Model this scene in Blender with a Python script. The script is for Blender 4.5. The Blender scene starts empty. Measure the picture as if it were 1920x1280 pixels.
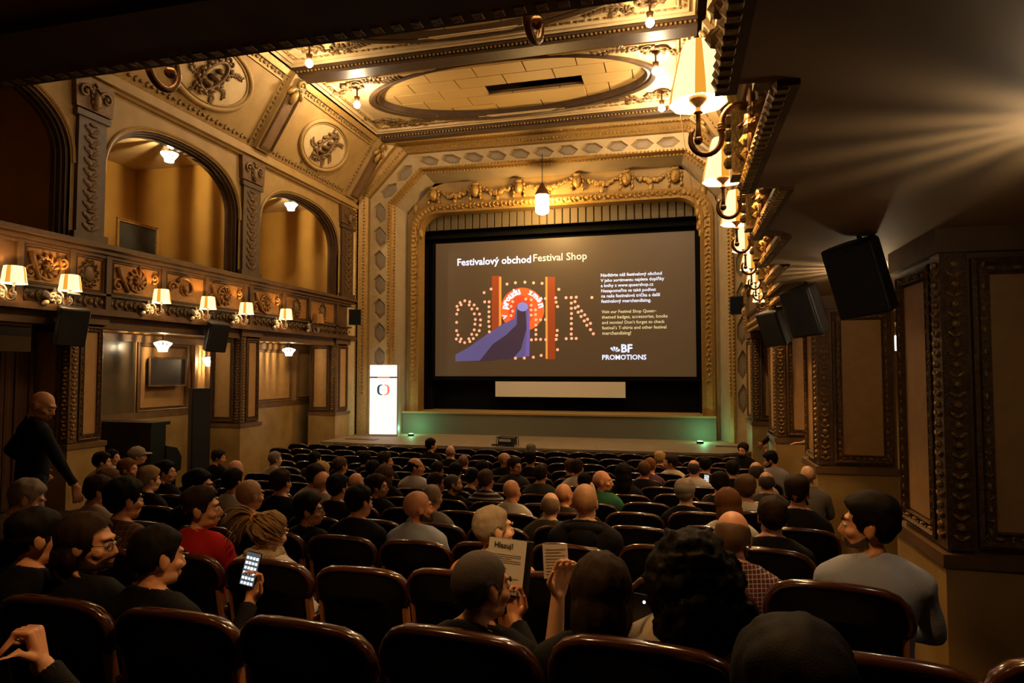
import bpy, bmesh, math, random
import numpy as np
from mathutils import Vector, Matrix, noise
random.seed(7); np.random.seed(7)
SC = bpy.context.scene
COL = SC.collection
PI = math.pi

# ------------------------------------------------------------------ camera, world, exposure
CAMH = 2.70
cam_d = bpy.data.cameras.new('camera'); cam = bpy.data.objects.new('camera', cam_d); COL.objects.link(cam)
cam_d.sensor_width = 36.0; cam_d.lens = 36.0*1211.0/1920.0; cam_d.clip_start = 0.05; cam_d.clip_end = 200
cam.location = (0, 0, CAMH)
cam.rotation_euler = (math.radians(90+2.6), 0, math.radians(14.36))
SC.camera = cam
SC.view_settings.view_transform = 'Standard'; SC.view_settings.look = 'None'
SC.view_settings.gamma = 1.0; SC.view_settings.use_curve_mapping = False
SC.view_settings.exposure = 0.0
W = bpy.data.worlds.new('world'); SC.world = W; W.use_nodes = True
W.node_tree.nodes['Background'].inputs[0].default_value = (0.9, 0.55, 0.25, 1)
W.node_tree.nodes['Background'].inputs[1].default_value = 0.0
try:
    SC.cycles.max_bounces = 5; SC.cycles.diffuse_bounces = 3; SC.cycles.glossy_bounces = 2
    SC.cycles.transmission_bounces = 3; SC.cycles.transparent_max_bounces = 6
    SC.cycles.sample_clamp_indirect = 3.0; SC.cycles.sample_clamp_direct = 0.0
    SC.cycles.use_denoising = True
    SC.cycles.caustics_reflective = False; SC.cycles.caustics_refractive = False
except Exception: pass
WARM = (1.0, 0.60, 0.24)
def lamp(name, loc, power, color=WARM, r=0.03):
    d = bpy.data.lights.new(name, 'POINT'); d.energy = power; d.color = color; d.shadow_soft_size = r
    o = bpy.data.objects.new(name, d); o.location = loc; COL.objects.link(o); return o
P_CEIL, P_LOGE, P_ALC, P_SCON, P_HANG, P_AISLE = 66, 150, 45, 30, 260, 13
P_REAR, P_RIGHT, P_CEIL_STAGE, P_CEIL_ADDED = 125, 110, 150, 130   # watts of each kind of lamp
E_SHADE = 5.0

# ------------------------------------------------------------------ materials
MATS = {}
def mat(name, col, rough=0.6, metal=0.0, col2=None, nscale=6.0, bump=0.0, bscale=40.0, spec=0.5, coat=0.0, sheen=0.0):
    if name in MATS: return MATS[name]
    m = bpy.data.materials.new(name); m.use_nodes = True; nt = m.node_tree; b = nt.nodes['Principled BSDF']
    b.inputs['Base Color'].default_value = (*col, 1); b.inputs['Roughness'].default_value = rough
    b.inputs['Metallic'].default_value = metal; b.inputs['Specular IOR Level'].default_value = spec
    if coat: b.inputs['Coat Weight'].default_value = coat; b.inputs['Coat Roughness'].default_value = 0.12
    if col2 or bump:
        tc = nt.nodes.new('ShaderNodeTexCoord')
    if col2:
        n = nt.nodes.new('ShaderNodeTexNoise'); n.inputs['Scale'].default_value = nscale; n.inputs['Detail'].default_value = 5
        nt.links.new(tc.outputs['Object'], n.inputs['Vector'])
        r = nt.nodes.new('ShaderNodeValToRGB'); r.color_ramp.elements[0].position = 0.35; r.color_ramp.elements[1].position = 0.68
        r.color_ramp.elements[0].color = (*col, 1); r.color_ramp.elements[1].color = (*col2, 1)
        nt.links.new(n.outputs['Fac'], r.inputs[0]); nt.links.new(r.outputs[0], b.inputs['Base Color'])
    if bump:
        n2 = nt.nodes.new('ShaderNodeTexNoise'); n2.inputs['Scale'].default_value = bscale; n2.inputs['Detail'].default_value = 3
        nt.links.new(tc.outputs['Object'], n2.inputs['Vector'])
        bp = nt.nodes.new('ShaderNodeBump'); bp.inputs['Strength'].default_value = bump; bp.inputs['Distance'].default_value = 0.02
        nt.links.new(n2.outputs['Fac'], bp.inputs['Height']); nt.links.new(bp.outputs[0], b.inputs['Normal'])
    MATS[name] = m; return m
def emat(name, col, strength, base=None):
    if name in MATS: return MATS[name]
    m = bpy.data.materials.new(name); m.use_nodes = True; b = m.node_tree.nodes['Principled BSDF']
    b.inputs['Base Color'].default_value = (*(base or col), 1); b.inputs['Roughness'].default_value = 0.5
    b.inputs['Emission Color'].default_value = (*col, 1); b.inputs['Emission Strength'].default_value = strength
    MATS[name] = m; return m
def clearmat(name):
    m = bpy.data.materials.new(name); m.use_nodes = True; nt = m.node_tree
    o = nt.nodes['Material Output']; t = nt.nodes.new('ShaderNodeBsdfTransparent'); g = nt.nodes.new('ShaderNodeBsdfGlossy')
    g.inputs['Roughness'].default_value = 0.1; t.inputs[0].default_value = (0.96, 0.96, 0.94, 1)
    mx = nt.nodes.new('ShaderNodeMixShader'); mx.inputs[0].default_value = 0.06
    nt.links.new(t.outputs[0], mx.inputs[1]); nt.links.new(g.outputs[0], mx.inputs[2]); nt.links.new(mx.outputs[0], o.inputs[0])
    MATS[name] = m; return m
PLASTER = mat('plaster_ochre', (0.37, 0.235, 0.075), 0.65, col2=(0.30, 0.185, 0.055), nscale=3, bump=0.15, bscale=25)
CREAM = mat('plaster_cream', (0.60, 0.45, 0.23), 0.6, col2=(0.52, 0.37, 0.17), nscale=4, bump=0.1)
GOLD = mat('gilded_plaster', (0.44, 0.26, 0.07), 0.42, 0.35, col2=(0.30, 0.18, 0.05), nscale=18, bump=0.35, bscale=60)
MBROWN = mat('mid_brown_paint', (0.12, 0.062, 0.022), 0.5, col2=(0.085, 0.043, 0.015), nscale=6)
DBROWN = mat('dark_brown_paint', (0.075, 0.040, 0.015), 0.5, col2=(0.05, 0.026, 0.01), nscale=6)
DGOLD = mat('dark_gilding', (0.16, 0.085, 0.028), 0.45, 0.3, col2=(0.08, 0.04, 0.015), nscale=25, bump=0.5, bscale=70)
RELIEF = mat('relief_bronze', (0.20, 0.12, 0.045), 0.5, 0.2, col2=(0.12, 0.07, 0.025), nscale=20)
BROWN = mat('brown_paint', (0.18, 0.098, 0.036), 0.55, col2=(0.135, 0.07, 0.025), nscale=5)
PANEL = mat('silk_panel', (0.50, 0.285, 0.10), 0.6, col2=(0.44, 0.245, 0.085), nscale=9)
MARBLE = mat('yellow_marble', (0.46, 0.31, 0.11), 0.45, col2=(0.33, 0.20, 0.06), nscale=2.2, bump=0.05)
DMARBLE = mat('smoky_mirror_marble', (0.13, 0.095, 0.05), 0.22, col2=(0.08, 0.055, 0.028), nscale=1.3)
SOFFIT = mat('soffit_plaster', (0.40, 0.27, 0.15), 0.7, col2=(0.36, 0.24, 0.13), nscale=2)
BLACK = mat('black_drape', (0.004, 0.004, 0.004), 0.9, spec=0.1)
DARKC = mat('dark_carpet', (0.03, 0.016, 0.010), 0.9, col2=(0.02, 0.012, 0.008), nscale=30, spec=0.1)
STAGE = mat('stage_boards', (0.30, 0.235, 0.15), 0.6, col2=(0.24, 0.185, 0.115), nscale=4)
SPKR = mat('black_speaker_vinyl', (0.012, 0.012, 0.015), 0.5, bump=0.2, bscale=200)
BRASS = mat('aged_brass', (0.24, 0.12, 0.045), 0.33, 0.75, col2=(0.13, 0.06, 0.02), nscale=12)
LWHITE = mat('ivory_paint', (0.62, 0.52, 0.40), 0.45)
RIMW = mat('polished_dark_wood', (0.060, 0.018, 0.008), 0.18, col2=(0.035, 0.010, 0.005), nscale=14, coat=1.0)
HONEY = mat('honey_wood', (0.42, 0.17, 0.045), 0.4, col2=(0.33, 0.12, 0.03), nscale=14)
UPHO = mat('black_upholstery', (0.0035, 0.003, 0.004), 0.9, spec=0.08, bump=0.2, bscale=180)
BULB = emat('lit_bulb', (1.0, 0.93, 0.78), 14.0)

# ------------------------------------------------------------------ mesh helper
class MB:
    def __init__(s): s.v = []; s.f = []; s.m = []; s.mi = 0
    def add(s, vs, fs):
        b = len(s.v); s.v.extend([tuple(map(float, v)) for v in vs])
        for f in fs: s.f.append(tuple(b+i for i in f)); s.m.append(s.mi)
    def box(s, x0, x1, y0, y1, z0, z1):
        s.add([(x0,y0,z0),(x1,y0,z0),(x1,y1,z0),(x0,y1,z0),(x0,y0,z1),(x1,y0,z1),(x1,y1,z1),(x0,y1,z1)],
              [(0,3,2,1),(4,5,6,7),(0,1,5,4),(1,2,6,5),(2,3,7,6),(3,0,4,7)])
    def obox(s, o, U, V, N, u0, u1, v0, v1, n0, n1):
        o, U, V, N = map(Vector, (o, U, V, N))
        P = [o+U*u+V*v+N*n for n in (n0, n1) for (u, v) in ((u0,v0),(u1,v0),(u1,v1),(u0,v1))]
        s.add(P, [(0,3,2,1),(4,5,6,7),(0,1,5,4),(1,2,6,5),(2,3,7,6),(3,0,4,7)])
    def ell(s, c, r, nu=7, nv=4, U=(1,0,0), V=(0,1,0), N=(0,0,1)):
        c, U, V, N = map(Vector, (c, U, V, N)); vs = [c+N*r[2]]; fs = []
        for j in range(1, nv):
            t = PI*j/nv
            for i in range(nu):
                p = 2*PI*i/nu; vs.append(c+U*(r[0]*math.sin(t)*math.cos(p))+V*(r[1]*math.sin(t)*math.sin(p))+N*(r[2]*math.cos(t)))
        vs.append(c-N*r[2]); L = len(vs)-1
        for i in range(nu):
            k = (i+1) % nu
            fs.append((0, 1+i, 1+k)); fs.append((L, L-nu+k, L-nu+i))
            for j in range(nv-2): a = 1+j*nu; fs.append((a+i, a+nu+i, a+nu+k, a+k))
        s.add(vs, fs)
    def tube(s, pts, r, n=8, caps=True, closed=False):
        pts = [Vector(p) for p in pts]; m = len(pts)
        rs = r if isinstance(r, (list, tuple)) else [r]*m
        T = []
        for i in range(m):
            a = pts[i-1] if (i > 0 or closed) else pts[i]; b = pts[(i+1) % m] if (i < m-1 or closed) else pts[i]
            t = (b-a); T.append(t.normalized() if t.length > 1e-9 else Vector((0,0,1)))
        up = Vector((0,0,1)) if abs(T[0].z) < 0.9 else Vector((1,0,0))
        A = (up - T[0]*up.dot(T[0])).normalized(); vs = []
        for i in range(m):
            A = (A - T[i]*A.dot(T[i])); A = A.normalized() if A.length > 1e-6 else T[i].orthogonal().normalized()
            B = T[i].cross(A)
            for k in range(n):
                p = 2*PI*k/n; vs.append(pts[i]+(A*math.cos(p)+B*math.sin(p))*rs[i])
        fs = []
        for i in range(m if closed else m-1):
            j = (i+1) % m
            for k in range(n): l = (k+1) % n; fs.append((i*n+k, i*n+l, j*n+l, j*n+k))
        if caps and not closed: fs.append(tuple(range(n-1, -1, -1))); fs.append(tuple((m-1)*n+k for k in range(n)))
        s.add(vs, fs)
    def lathe(s, prof, c=(0,0,0), n=16, lob=0, lobn=8, mf=None):
        vs = []; c = Vector(c)
        for (r, z) in prof:
            for k in range(n):
                p = 2*PI*k/n; rr = r*(1+lob*math.cos(lobn*p)); vs.append(c+Vector((rr*math.cos(p), rr*math.sin(p), z)))
        b = len(s.v); s.v.extend([tuple(v) for v in vs])
        for i in range(len(prof)-1):
            for k in range(n):
                l = (k+1) % n; s.f.append(tuple(b+q for q in (i*n+k, i*n+l, (i+1)*n+l, (i+1)*n+k))); s.m.append(mf(k) if mf else s.mi)
    def strip(s, A, B, closed=False):
        n = len(A); vs = list(A)+list(B); fs = []
        for i in range(n if closed else n-1): j = (i+1) % n; fs.append((i, j, n+j, n+i))
        s.add(vs, fs)
    def poly(s, pts): s.add(pts, [tuple(range(len(pts)))])
    def prism(s, pts, d):
        n = len(pts); d = Vector(d); q = [Vector(p)+d for p in pts]
        s.add(list(pts)+q, [tuple(range(n-1, -1, -1)), tuple(range(n, 2*n))]+[(i, (i+1) % n, n+(i+1) % n, n+i) for i in range(n)])
    def build(s, name, mats, parent=None, smooth=False, loc=None):
        me = bpy.data.meshes.new(name); me.from_pydata(s.v, [], s.f)
        mats = mats if isinstance(mats, (list, tuple)) else [mats]
        for m in mats: me.materials.append(m)
        if len(mats) > 1: me.polygons.foreach_set('material_index', s.m)
        if smooth: me.polygons.foreach_set('use_smooth', [True]*len(me.polygons))
        me.update(); return obj(name, me, parent, loc)
CH = {}
def obj(name, data, parent=None, loc=None, rot=None):
    o = bpy.data.objects.new(name, data); COL.objects.link(o)
    if parent: o.parent = parent; CH.setdefault(parent.name, []).append(o)
    if loc is not None: o.location = loc
    if rot is not None: o.rotation_euler = rot
    return o
def tag(o, label=None, cat=None, group=None, kind=None):
    if label: o['label'] = label
    if cat: o['category'] = cat
    if group: o['group'] = group
    if kind: o['kind'] = kind
    return o
def thing(name, label, cat, loc=(0,0,0), rz=0, group=None):
    o = obj(name, None, None, loc, (0,0,rz)); o.empty_display_size = 0.1; return tag(o, label, cat, group)
def dup(root, loc=None, rot=None, label=None, group=None, scale=None):
    def cp(o, par):
        c = o.copy(); COL.objects.link(c); c.parent = par
        if par: CH.setdefault(par.name, []).append(c)
        for ch in list(CH.get(o.name, ())): cp(ch, c)
        return c
    r = cp(root, None)
    if loc is not None: r.location = loc
    if rot is not None: r.rotation_euler = rot
    if scale is not None: r.scale = scale
    if label: r['label'] = label
    if group: r['group'] = group
    return r
def structure(name, mb, m, smooth=False): return tag(mb.build(name, m, None, smooth), kind='structure')

# ------------------------------------------------------------------ ornament generators (each adds relief to an MB in a local frame)
def frame_pts(o, U, V, N): 
    o, U, V, N = map(Vector, (o, U, V, N)); return lambda u, v, n=0.0: o+U*u+V*v+N*n
def bead_line(mb, a, b, step, r, N, stretch=1.0):
    a, b, N = Vector(a), Vector(b), Vector(N).normalized(); L = (b-a).length; k = max(1, int(L/step)); d = (b-a).normalized(); q = N.cross(d)
    for i in range(k): mb.ell(a+(b-a)*((i+.5)/k), (r*stretch, r, r), 6, 3, d, q, N)
def carved_line(mb, a, b, step, w, N, h=0.03, seed=0):
    """a run of alternating leaves and buds along a strip of width w"""
    rnd = random.Random(seed); a, b, N = Vector(a), Vector(b), Vector(N).normalized(); L = (b-a).length; k = max(1, int(L/step)); d = (b-a).normalized(); q = N.cross(d)
    for i in range(k):
        c = a+(b-a)*((i+.5)/k)
        if i % 2 == 0:
            for sg in (-1, 1):
                t = (d*0.6+q*sg*0.8).normalized(); mb.ell(c+q*sg*w*0.22, (w*0.32, w*0.13, h), 6, 3, t, N.cross(t), N)
        else: mb.ell(c, (step*0.42, w*0.26, h*1.3), 6, 4, d, q, N)
def spiral(mb, F, cu, cv, r0, turns, a0, rad, sgn=1, n=22, h=0.02):
    pts = []; rs = []
    for i in range(n):
        t = i/(n-1); a = a0+sgn*turns*2*PI*t; r = r0*(1-0.88*t); pts.append(F(cu+r*math.cos(a), cv+r*math.sin(a), h)); rs.append(rad*(1-0.5*t))
    mb.tube(pts, rs, 6); mb.ell(pts[-1], (rad*1.5,)*3, 6, 4)
def leaf(mb, F, u, v, a, L, w, h):
    U = (F(1,0,0)-F(0,0,0)); V = (F(0,1,0)-F(0,0,0)); N = (F(0,0,1)-F(0,0,0))
    d = U*math.cos(a)+V*math.sin(a); q = N.cross(d)
    mb.ell(F(u, v, h*0.4)+d*L*0.45, (L*0.5, w*0.5, h), 7, 4, d, q, N)
def acanthus(mb, F, cu, cv, r, seed=0):
    """a big turning acanthus rosette"""
    rnd = random.Random(seed); a0 = rnd.random()*6
    spiral(mb, F, cu, cv, r*0.95, 1.6, a0, r*0.10, 1 if rnd.random() < .5 else -1, 26, r*0.06)
    for k in range(11):
        a = a0+k*2*PI/11; leaf(mb, F, cu+math.cos(a)*r*0.35, cv+math.sin(a)*r*0.35, a+0.7, r*0.55, r*0.24, r*0.12)
    for k in range(6):
        a = a0+k*PI/3; leaf(mb, F, cu, cv, a, r*0.35, r*0.2, r*0.2)
    mb.ell(F(cu, cv, r*0.12), (r*0.13,)*3, 8, 4)
def wreath(mb, F, cu, cv, ru, rv, w, n=26, h=0.03):
    for k in range(n):
        a = 2*PI*k/n; leaf(mb, F, cu+ru*math.cos(a), cv+rv*math.sin(a), a+PI/2+(0.5 if k % 2 else -0.5), w*1.5, w*0.8, h)
def oval_ring(mb, F, cu, cv, ru, rv, rad, n=40, h=0.0, m=6):
    mb.tube([F(cu+ru*math.cos(2*PI*k/n), cv+rv*math.sin(2*PI*k/n), h) for k in range(n)], rad, m, closed=True)
def spray(mb, F, cu, cv, a, L, seed=0, s=1.0):
    rnd = random.Random(seed); pts = []
    for i in range(9):
        t = i/8; b = a+0.7*math.sin(t*5+seed); pts.append((cu+L*t*math.cos(a)+0.12*L*math.cos(b+PI/2)*math.sin(t*4), cv+L*t*math.sin(a)+0.12*L*math.sin(b+PI/2)*math.sin(t*4)))
    mb.tube([F(u, v, 0.015) for u, v in pts], [0.014*s*(1-0.6*i/8) for i in range(9)], 5)
    for i, (u, v) in enumerate(pts):
        for sg in (-1, 1): leaf(mb, F, u, v, a+sg*(0.9+0.3*rnd.random()), L*0.22*s, L*0.10*s, 0.02)
def scroll_relief(mb, F, cu, cv, L, a, seed=0, s=1.0):
    """C-scrolls and leaves running both ways from a centre"""
    rnd = random.Random(seed)
    for sg in (-1, 1):
        for j in range(3):
            t = (j+0.6)/3.2; u = cu+sg*L*t*math.cos(a); v = cv+sg*L*t*math.sin(a); r = L*0.17*(1-0.25*j)
            spiral(mb, F, u, v+(0.03*L if j % 2 else -0.03*L), r, 1.15, a+(PI if sg > 0 else 0), 0.022*s, 1 if (j % 2) ^ (sg > 0) else -1, 14, 0.02)
            for q in range(3): leaf(mb, F, u, v, rnd.random()*6.28, r*1.2, r*0.5, 0.028*s)
def mask_head(mb, F, u, v, h):
    """a small carved head with hanging hair locks"""
    U = (F(1,0,0)-F(0,0,0)); V = (F(0,1,0)-F(0,0,0)); N = (F(0,0,1)-F(0,0,0))
    mb.ell(F(u, v, h*0.18), (h*0.24, h*0.36, h*0.24), 10, 7, U, V, N)
    mb.ell(F(u, v-h*0.04, h*0.42), (h*0.05, h*0.12, h*0.07), 6, 4, U, V, N)
    for sg in (-1, 1):
        mb.ell(F(u+sg*h*0.1, v+h*0.07, h*0.37), (h*0.06, h*0.03, h*0.03), 6, 3, U, V, N)
        mb.ell(F(u+sg*h*0.12, v-h*0.08, h*0.33), (h*0.07, h*0.08, h*0.05), 6, 3, U, V, N)
        for j in range(4): mb.ell(F(u+sg*h*(0.27+0.03*(j % 2)), v+h*(0.2-0.2*j), h*0.12), (h*0.09, h*0.14, h*0.11), 6, 4, U, V, N)
        leaf(mb, F, u, v+h*0.3, PI/2-sg*0.6, h*0.3, h*0.14, h*0.12)
    mb.ell(F(u, v-h*0.17, h*0.36), (h*0.09, h*0.025, h*0.03), 6, 3, U, V, N)
    mb.ell(F(u, v+h*0.33, h*0.25), (h*0.22, h*0.09, h*0.16), 8, 4, U, V, N)
def garland(mb, F, u0, v0, u1, v1, sag, w, seed=0):
    rnd = random.Random(seed); n = 16
    for i in range(n+1):
        t = i/n; u = u0+(u1-u0)*t; v = v0+(v1-v0)*t-sag*4*t*(1-t); k = 0.55+0.9*math.sin(PI*t)
        for q in range(2): mb.ell(F(u+rnd.uniform(-.3,.3)*w, v+rnd.uniform(-.35,.35)*w, w*0.4), (w*0.45*k, w*0.38*k, w*0.45*k), 6, 4)
    leaf(mb, F, (u0+u1)/2, (v0+v1)/2-sag*1.25, -PI/2, w*2.2, w*1.2, w*0.4)
def frame_mould(mb, F, u0, u1, v0, v1, w, h):
    """a picture-frame moulding: outer bevel, hollow, inner bead"""
    prof = [(0, 0), (0.0, h*0.8), (w*0.22, h), (w*0.45, h*0.5), (w*0.75, h*0.55), (w*0.9, h*0.8), (w, h*0.2), (w, 0)]
    for i in range(len(prof)-1):
        a, ha = prof[i]; b, hb = prof[i+1]
        A = [F(u0+a, v0+a, ha), F(u1-a, v0+a, ha), F(u1-a, v1-a, ha), F(u0+a, v1-a, ha)]
        B = [F(u0+b, v0+b, hb), F(u1-b, v0+b, hb), F(u1-b, v1-b, hb), F(u0+b, v1-b, hb)]
        mb.strip(A, B, closed=True)
def carved_frame(parent, name, F, u0, u1, v0, v1, w, h, m, cm=None, step=0.075, cseed=0):
    mb = MB(); frame_mould(mb, F, u0, u1, v0, v1, w, h); o = mb.build(name, m, parent)
    if cm:
        mb = MB(); N = F(0,0,1)-F(0,0,0); q = w*0.6
        for a, b in (((u0+q, v0), (u0+q, v1)), ((u1-q, v0), (u1-q, v1)), ((u0, v0+q), (u1, v0+q)), ((u0, v1-q), (u1, v1-q))):
            carved_line(mb, F(*a, h*0.5), F(*b, h*0.5), step, w*0.5, N, h*0.35)
        tag(mb.build('carved_leaves', cm, o), kind='stuff')
    return o
# ================================================================== THE HALL
XL, XR = -9.4, 1.7
def zf(y): return 0.01+0.0065*(14-min(y, 14.0))**2          # raked floor
FL = frame_pts((XL,0,0), (0,1,0), (0,0,1), (1,0,0))          # left wall face: u = Y, v = Z
mb = MB(); ys = [-3.5+0.7*i for i in range(28)]
mb.strip([(-14, y, zf(y)) for y in ys], [(5, y, zf(y)) for y in ys]); mb.strip([(-14, y, zf(y)-.2) for y in ys], [(5, y, zf(y)-.2) for y in ys])
floor = structure('floor', mb, DARKC)

# ---- left wall: back planes of the aisle and of the loges
wl = tag(obj('wall_left', None), kind='structure')
mb = MB(); mb.box(-12.6, -12.4, -3.5, 18, 0, 8.2); mb.build('back_wall', mat('loge_yellow', (.52, .30, .06), .7, col2=(.46, .26, .05), nscale=2), wl)
mb = MB(); mb.box(-10.75, -10.6, 4.0, 10.0, 0, 3.6); mb.box(-10.75, -10.6, 10.0, 18, 0, 3.6); mb.build('aisle_wall', PANEL, wl)
mb = MB(); mb.box(-10.6, -10.54, 2.0, 18, 0, 1.72); mb.build('dado', MARBLE, wl)
mb = MB(); mb.box(-10.6, -10.55, 2.0, 18, 1.72, 1.86); mb.box(-10.6, -10.52, 2.0, 18, 3.28, 3.42); mb.build('dado_rail', BROWN, wl)
mb = MB(); mb.box(-12.6, XL-.02, 2.0, 17.6, 3.60, 3.80); mb.build('loge_floor', SOFFIT, wl)
mb = MB(); mb.box(-12.6, XL-.27, 2.0, 17.6, 7.45, 7.75); mb.build('loge_ceiling', CREAM, wl)
# aisle wall furniture: mirror panel, framed fields, narrow strips
mb = MB(); mb.box(-10.6, -10.56, 9.9, 10.72, 1.86, 3.28); mb.build('mirror_panel', DMARBLE, wl)
FA = frame_pts((-10.6,0,0), (0,1,0), (0,0,1), (1,0,0))
for (a, b) in ((10.78, 12.18), (13.95, 16.2), (16.45, 17.2), (7.0, 8.0)):
    o = carved_frame(wl, 'wall_panel_frame', FA, a, b, 1.86, 3.28, 0.09, 0.05, BROWN)
mb = MB()
for y in (12.3, 12.75, 13.3, 13.75): mb.box(-10.6, -10.5, y, y+.09, 1.86, 3.28)
mb.build('wall_strips', BROWN, wl)
# dark curtain in the doorway at the near left
mb = MB(); 
for i in range(46):
    y0 = 5.6+i*0.055; mb.tube([(-10.0+0.03*math.sin(i*1.7), y0, 0.2), (-10.0+0.03*math.sin(i*1.7), y0, 3.0)], 0.04, 6)
tag(mb.build('door_curtain', mat('rust_curtain', (0.10, 0.045, 0.018), 0.85), wl), kind='stuff')
# beam, balcony front
mb = MB(); mb.box(-9.75, XL, 2.0, 17.6, 3.42, 3.64); mb.build('beam', BROWN, wl)
def pier(par, side, xf, y0, y1, depth, zb=1.55, zt=3.63, first=False):
    """square pier under the balcony: carved corner, silk panels on its two faces"""
    s = side; xo = xf-s*depth
    p = MB(); p.box(min(xf, xo), max(xf, xo), y0, y1, 0.0, zt); p = p.build('pier', BROWN, par)
    d = MB(); d.box(min(xf+s*.05, xo), max(xf+s*.05, xo), y0-.05, y1+.05, 0, zb-.1); d.build('pier_dado', MARBLE, p)
    b = MB(); b.box(min(xf+s*.07, xo), max(xf+s*.07, xo), y0-.07, y1+.07, zb-.1, zb-.02); b.box(min(xf+s*.06, xo), max(xf+s*.06, xo), y0-.06, y1+.06, zt-.16, zt); b.build('pier_band', BROWN, p)
    F1 = frame_pts((xf, y0, 0), (1,0,0), (0,0,1), (0,-1,0)); L, R = (0.15, depth-.04) if s < 0 else (-depth+.04, -0.15)
    F2 = frame_pts((xf,0,0), (0,-s,0), (0,0,1), (-s*1.0,0,0)) if False else (frame_pts((xf,0,0), (0,1,0), (0,0,1), (1,0,0)) if s > 0 else frame_pts((xf,0,0), (0,-1,0), (0,0,1), (-1,0,0)))
    A, B = (y0+.15, y1-.03) if s > 0 else (-y1+.03, -y0-.15)
    for F, u0, u1 in ((F1, L, R), (F2, A, B)):
        f = carved_frame(p, 'panel_frame', F, u0, u1, zb+.02, zt-.2, 0.11 if F is F1 else 0.09, 0.05, DGOLD, GOLD if first else DGOLD, 0.07)
        q = MB(); w = .10 if F is F1 else .08; q.poly([F(u0+w, zb+.12, .012), F(u1-w, zb+.12, .012), F(u1-w, zt-.3, .012), F(u0+w, zt-.3, .012)]); q.build('silk_panel', PANEL, p)
    c = MB(); c.box(min(xf, xf+s*.03), max(xf, xf+s*.03), y0-.03, y0+.13, zb, zt-.16); c.box(min(xf-s*.13, xf), max(xf-s*.13, xf), y0-.028, y0-.001, zb, zt-.16); cs = c.build('corner_strip', DGOLD, p)
    c = MB(); carved_line(c, (xf+s*.035, y0+.05, zb+.05), (xf+s*.035, y0+.05, zt-.2), .065, .11, (s,0,0), .018); carved_line(c, (xf-s*.05, y0-.035, zb+.05), (xf-s*.05, y0-.035, zt-.2), .065, .11, (0,-1,0), .018)
    tag(c.build('carved_leaves', GOLD, cs), kind='stuff')
    return p
for (a, b) in ((4.15, 4.75), (8.25, 8.85), (12.42, 13.05), (16.5, 17.2)): pier(wl, 1, XL, a, b, 0.8)
# parapet
par = MB(); par.box(-9.6, XL, 2.0, 17.5, 3.64, 4.80)
par = par.build('balcony_parapet', MBROWN, wl)
mb = MB()
for (z0, z1, d) in ((3.62, 3.69, .16), (3.69, 3.73, .11), (3.96, 4.0, .06), (4.60, 4.66, .05), (4.66, 4.74, .10), (4.74, 4.82, .17)): mb.box(XL-.02, XL+d, 2.0, 17.5, z0, z1)
mb.build('parapet_moulding', MBROWN, par)
mb = MB(); carved_line(mb, FL(6.0, 3.845, .01), FL(17.4, 3.845, .01), .10, .2, (1,0,0), .03); tag(mb.build('carved_frieze', RELIEF, par), kind='stuff')
RB = mat('parapet_relief', (0.42, 0.20, 0.05), 0.42, 0.2, col2=(0.30, 0.135, 0.03), nscale=14)
px_pan = [(6.15,6.95,'s'),(7.45,8.12,'a'),(8.28,8.78,'w'),(8.98,10.0,'a'),(10.18,11.2,'s'),(11.3,12.4,'a'),(12.75,13.8,'a'),(14.05,15.0,'w'),(15.15,16.4,'w')]
for i, (a, b, k) in enumerate(px_pan):
    cu = (a+b)/2; cv = 4.3
    mb = MB(); mb.poly([FL(a, 4.02, .012), FL(b, 4.02, .012), FL(b, 4.58, .012), FL(a, 4.58, .012)]); p = mb.build('relief_panel', RB, par)
    mb = MB(); frame_mould(mb, FL, a-.03, b+.03, 4.0, 4.6, .05, .045); mb.build('panel_border', MBROWN, p)
    mb = MB(); F = frame_pts(FL(0,0,.012), (0,1,0), (0,0,1), (1,0,0)); w = (b-a)/2
    if k == 'a':
        acanthus(mb, F, cu, cv, 0.27, i); spiral(mb, F, cu-w*.78, cv-.12, .11, 1.2, 1.2, .025, 1); spiral(mb, F, cu+w*.78, cv+.10, .10, 1.2, 4.2, .025, 1); mb.tube([F(cu-w*.8, cv+.2, .02), F(cu-w*.62, cv-.02, .03), F(cu-w*.35, cv-.22, .02)], [.05, .045, .03], 6)
    elif k == 's':
        spiral(mb, F, cu, cv, .26, .9, 2.6, .045, -1); acanthus(mb, F, cu-.03, cv-.02, .14, i); spiral(mb, F, cu-w*.72, cv, .12, 1.1, 0, .03)
    else:
        wreath(mb, F, cu, cv, .15, .2, .05, 24); mb.ell(F(cu, cv, 0), (.11, .16, .03), 16, 5, (0,1,0), (0,0,1), (1,0,0))
    mb.build('relief', RELIEF if k == 'w' else RB, p, True)
mb = MB()
for y in (7.05, 7.35, 8.2, 8.88, 10.09, 11.25, 12.48, 12.68, 13.92, 15.08, 16.5): mb.box(XL-.01, XL+.06, y-.05, y+.05, 3.72, 4.66)
mb.build('parapet_pilasters', MBROWN, par)

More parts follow.
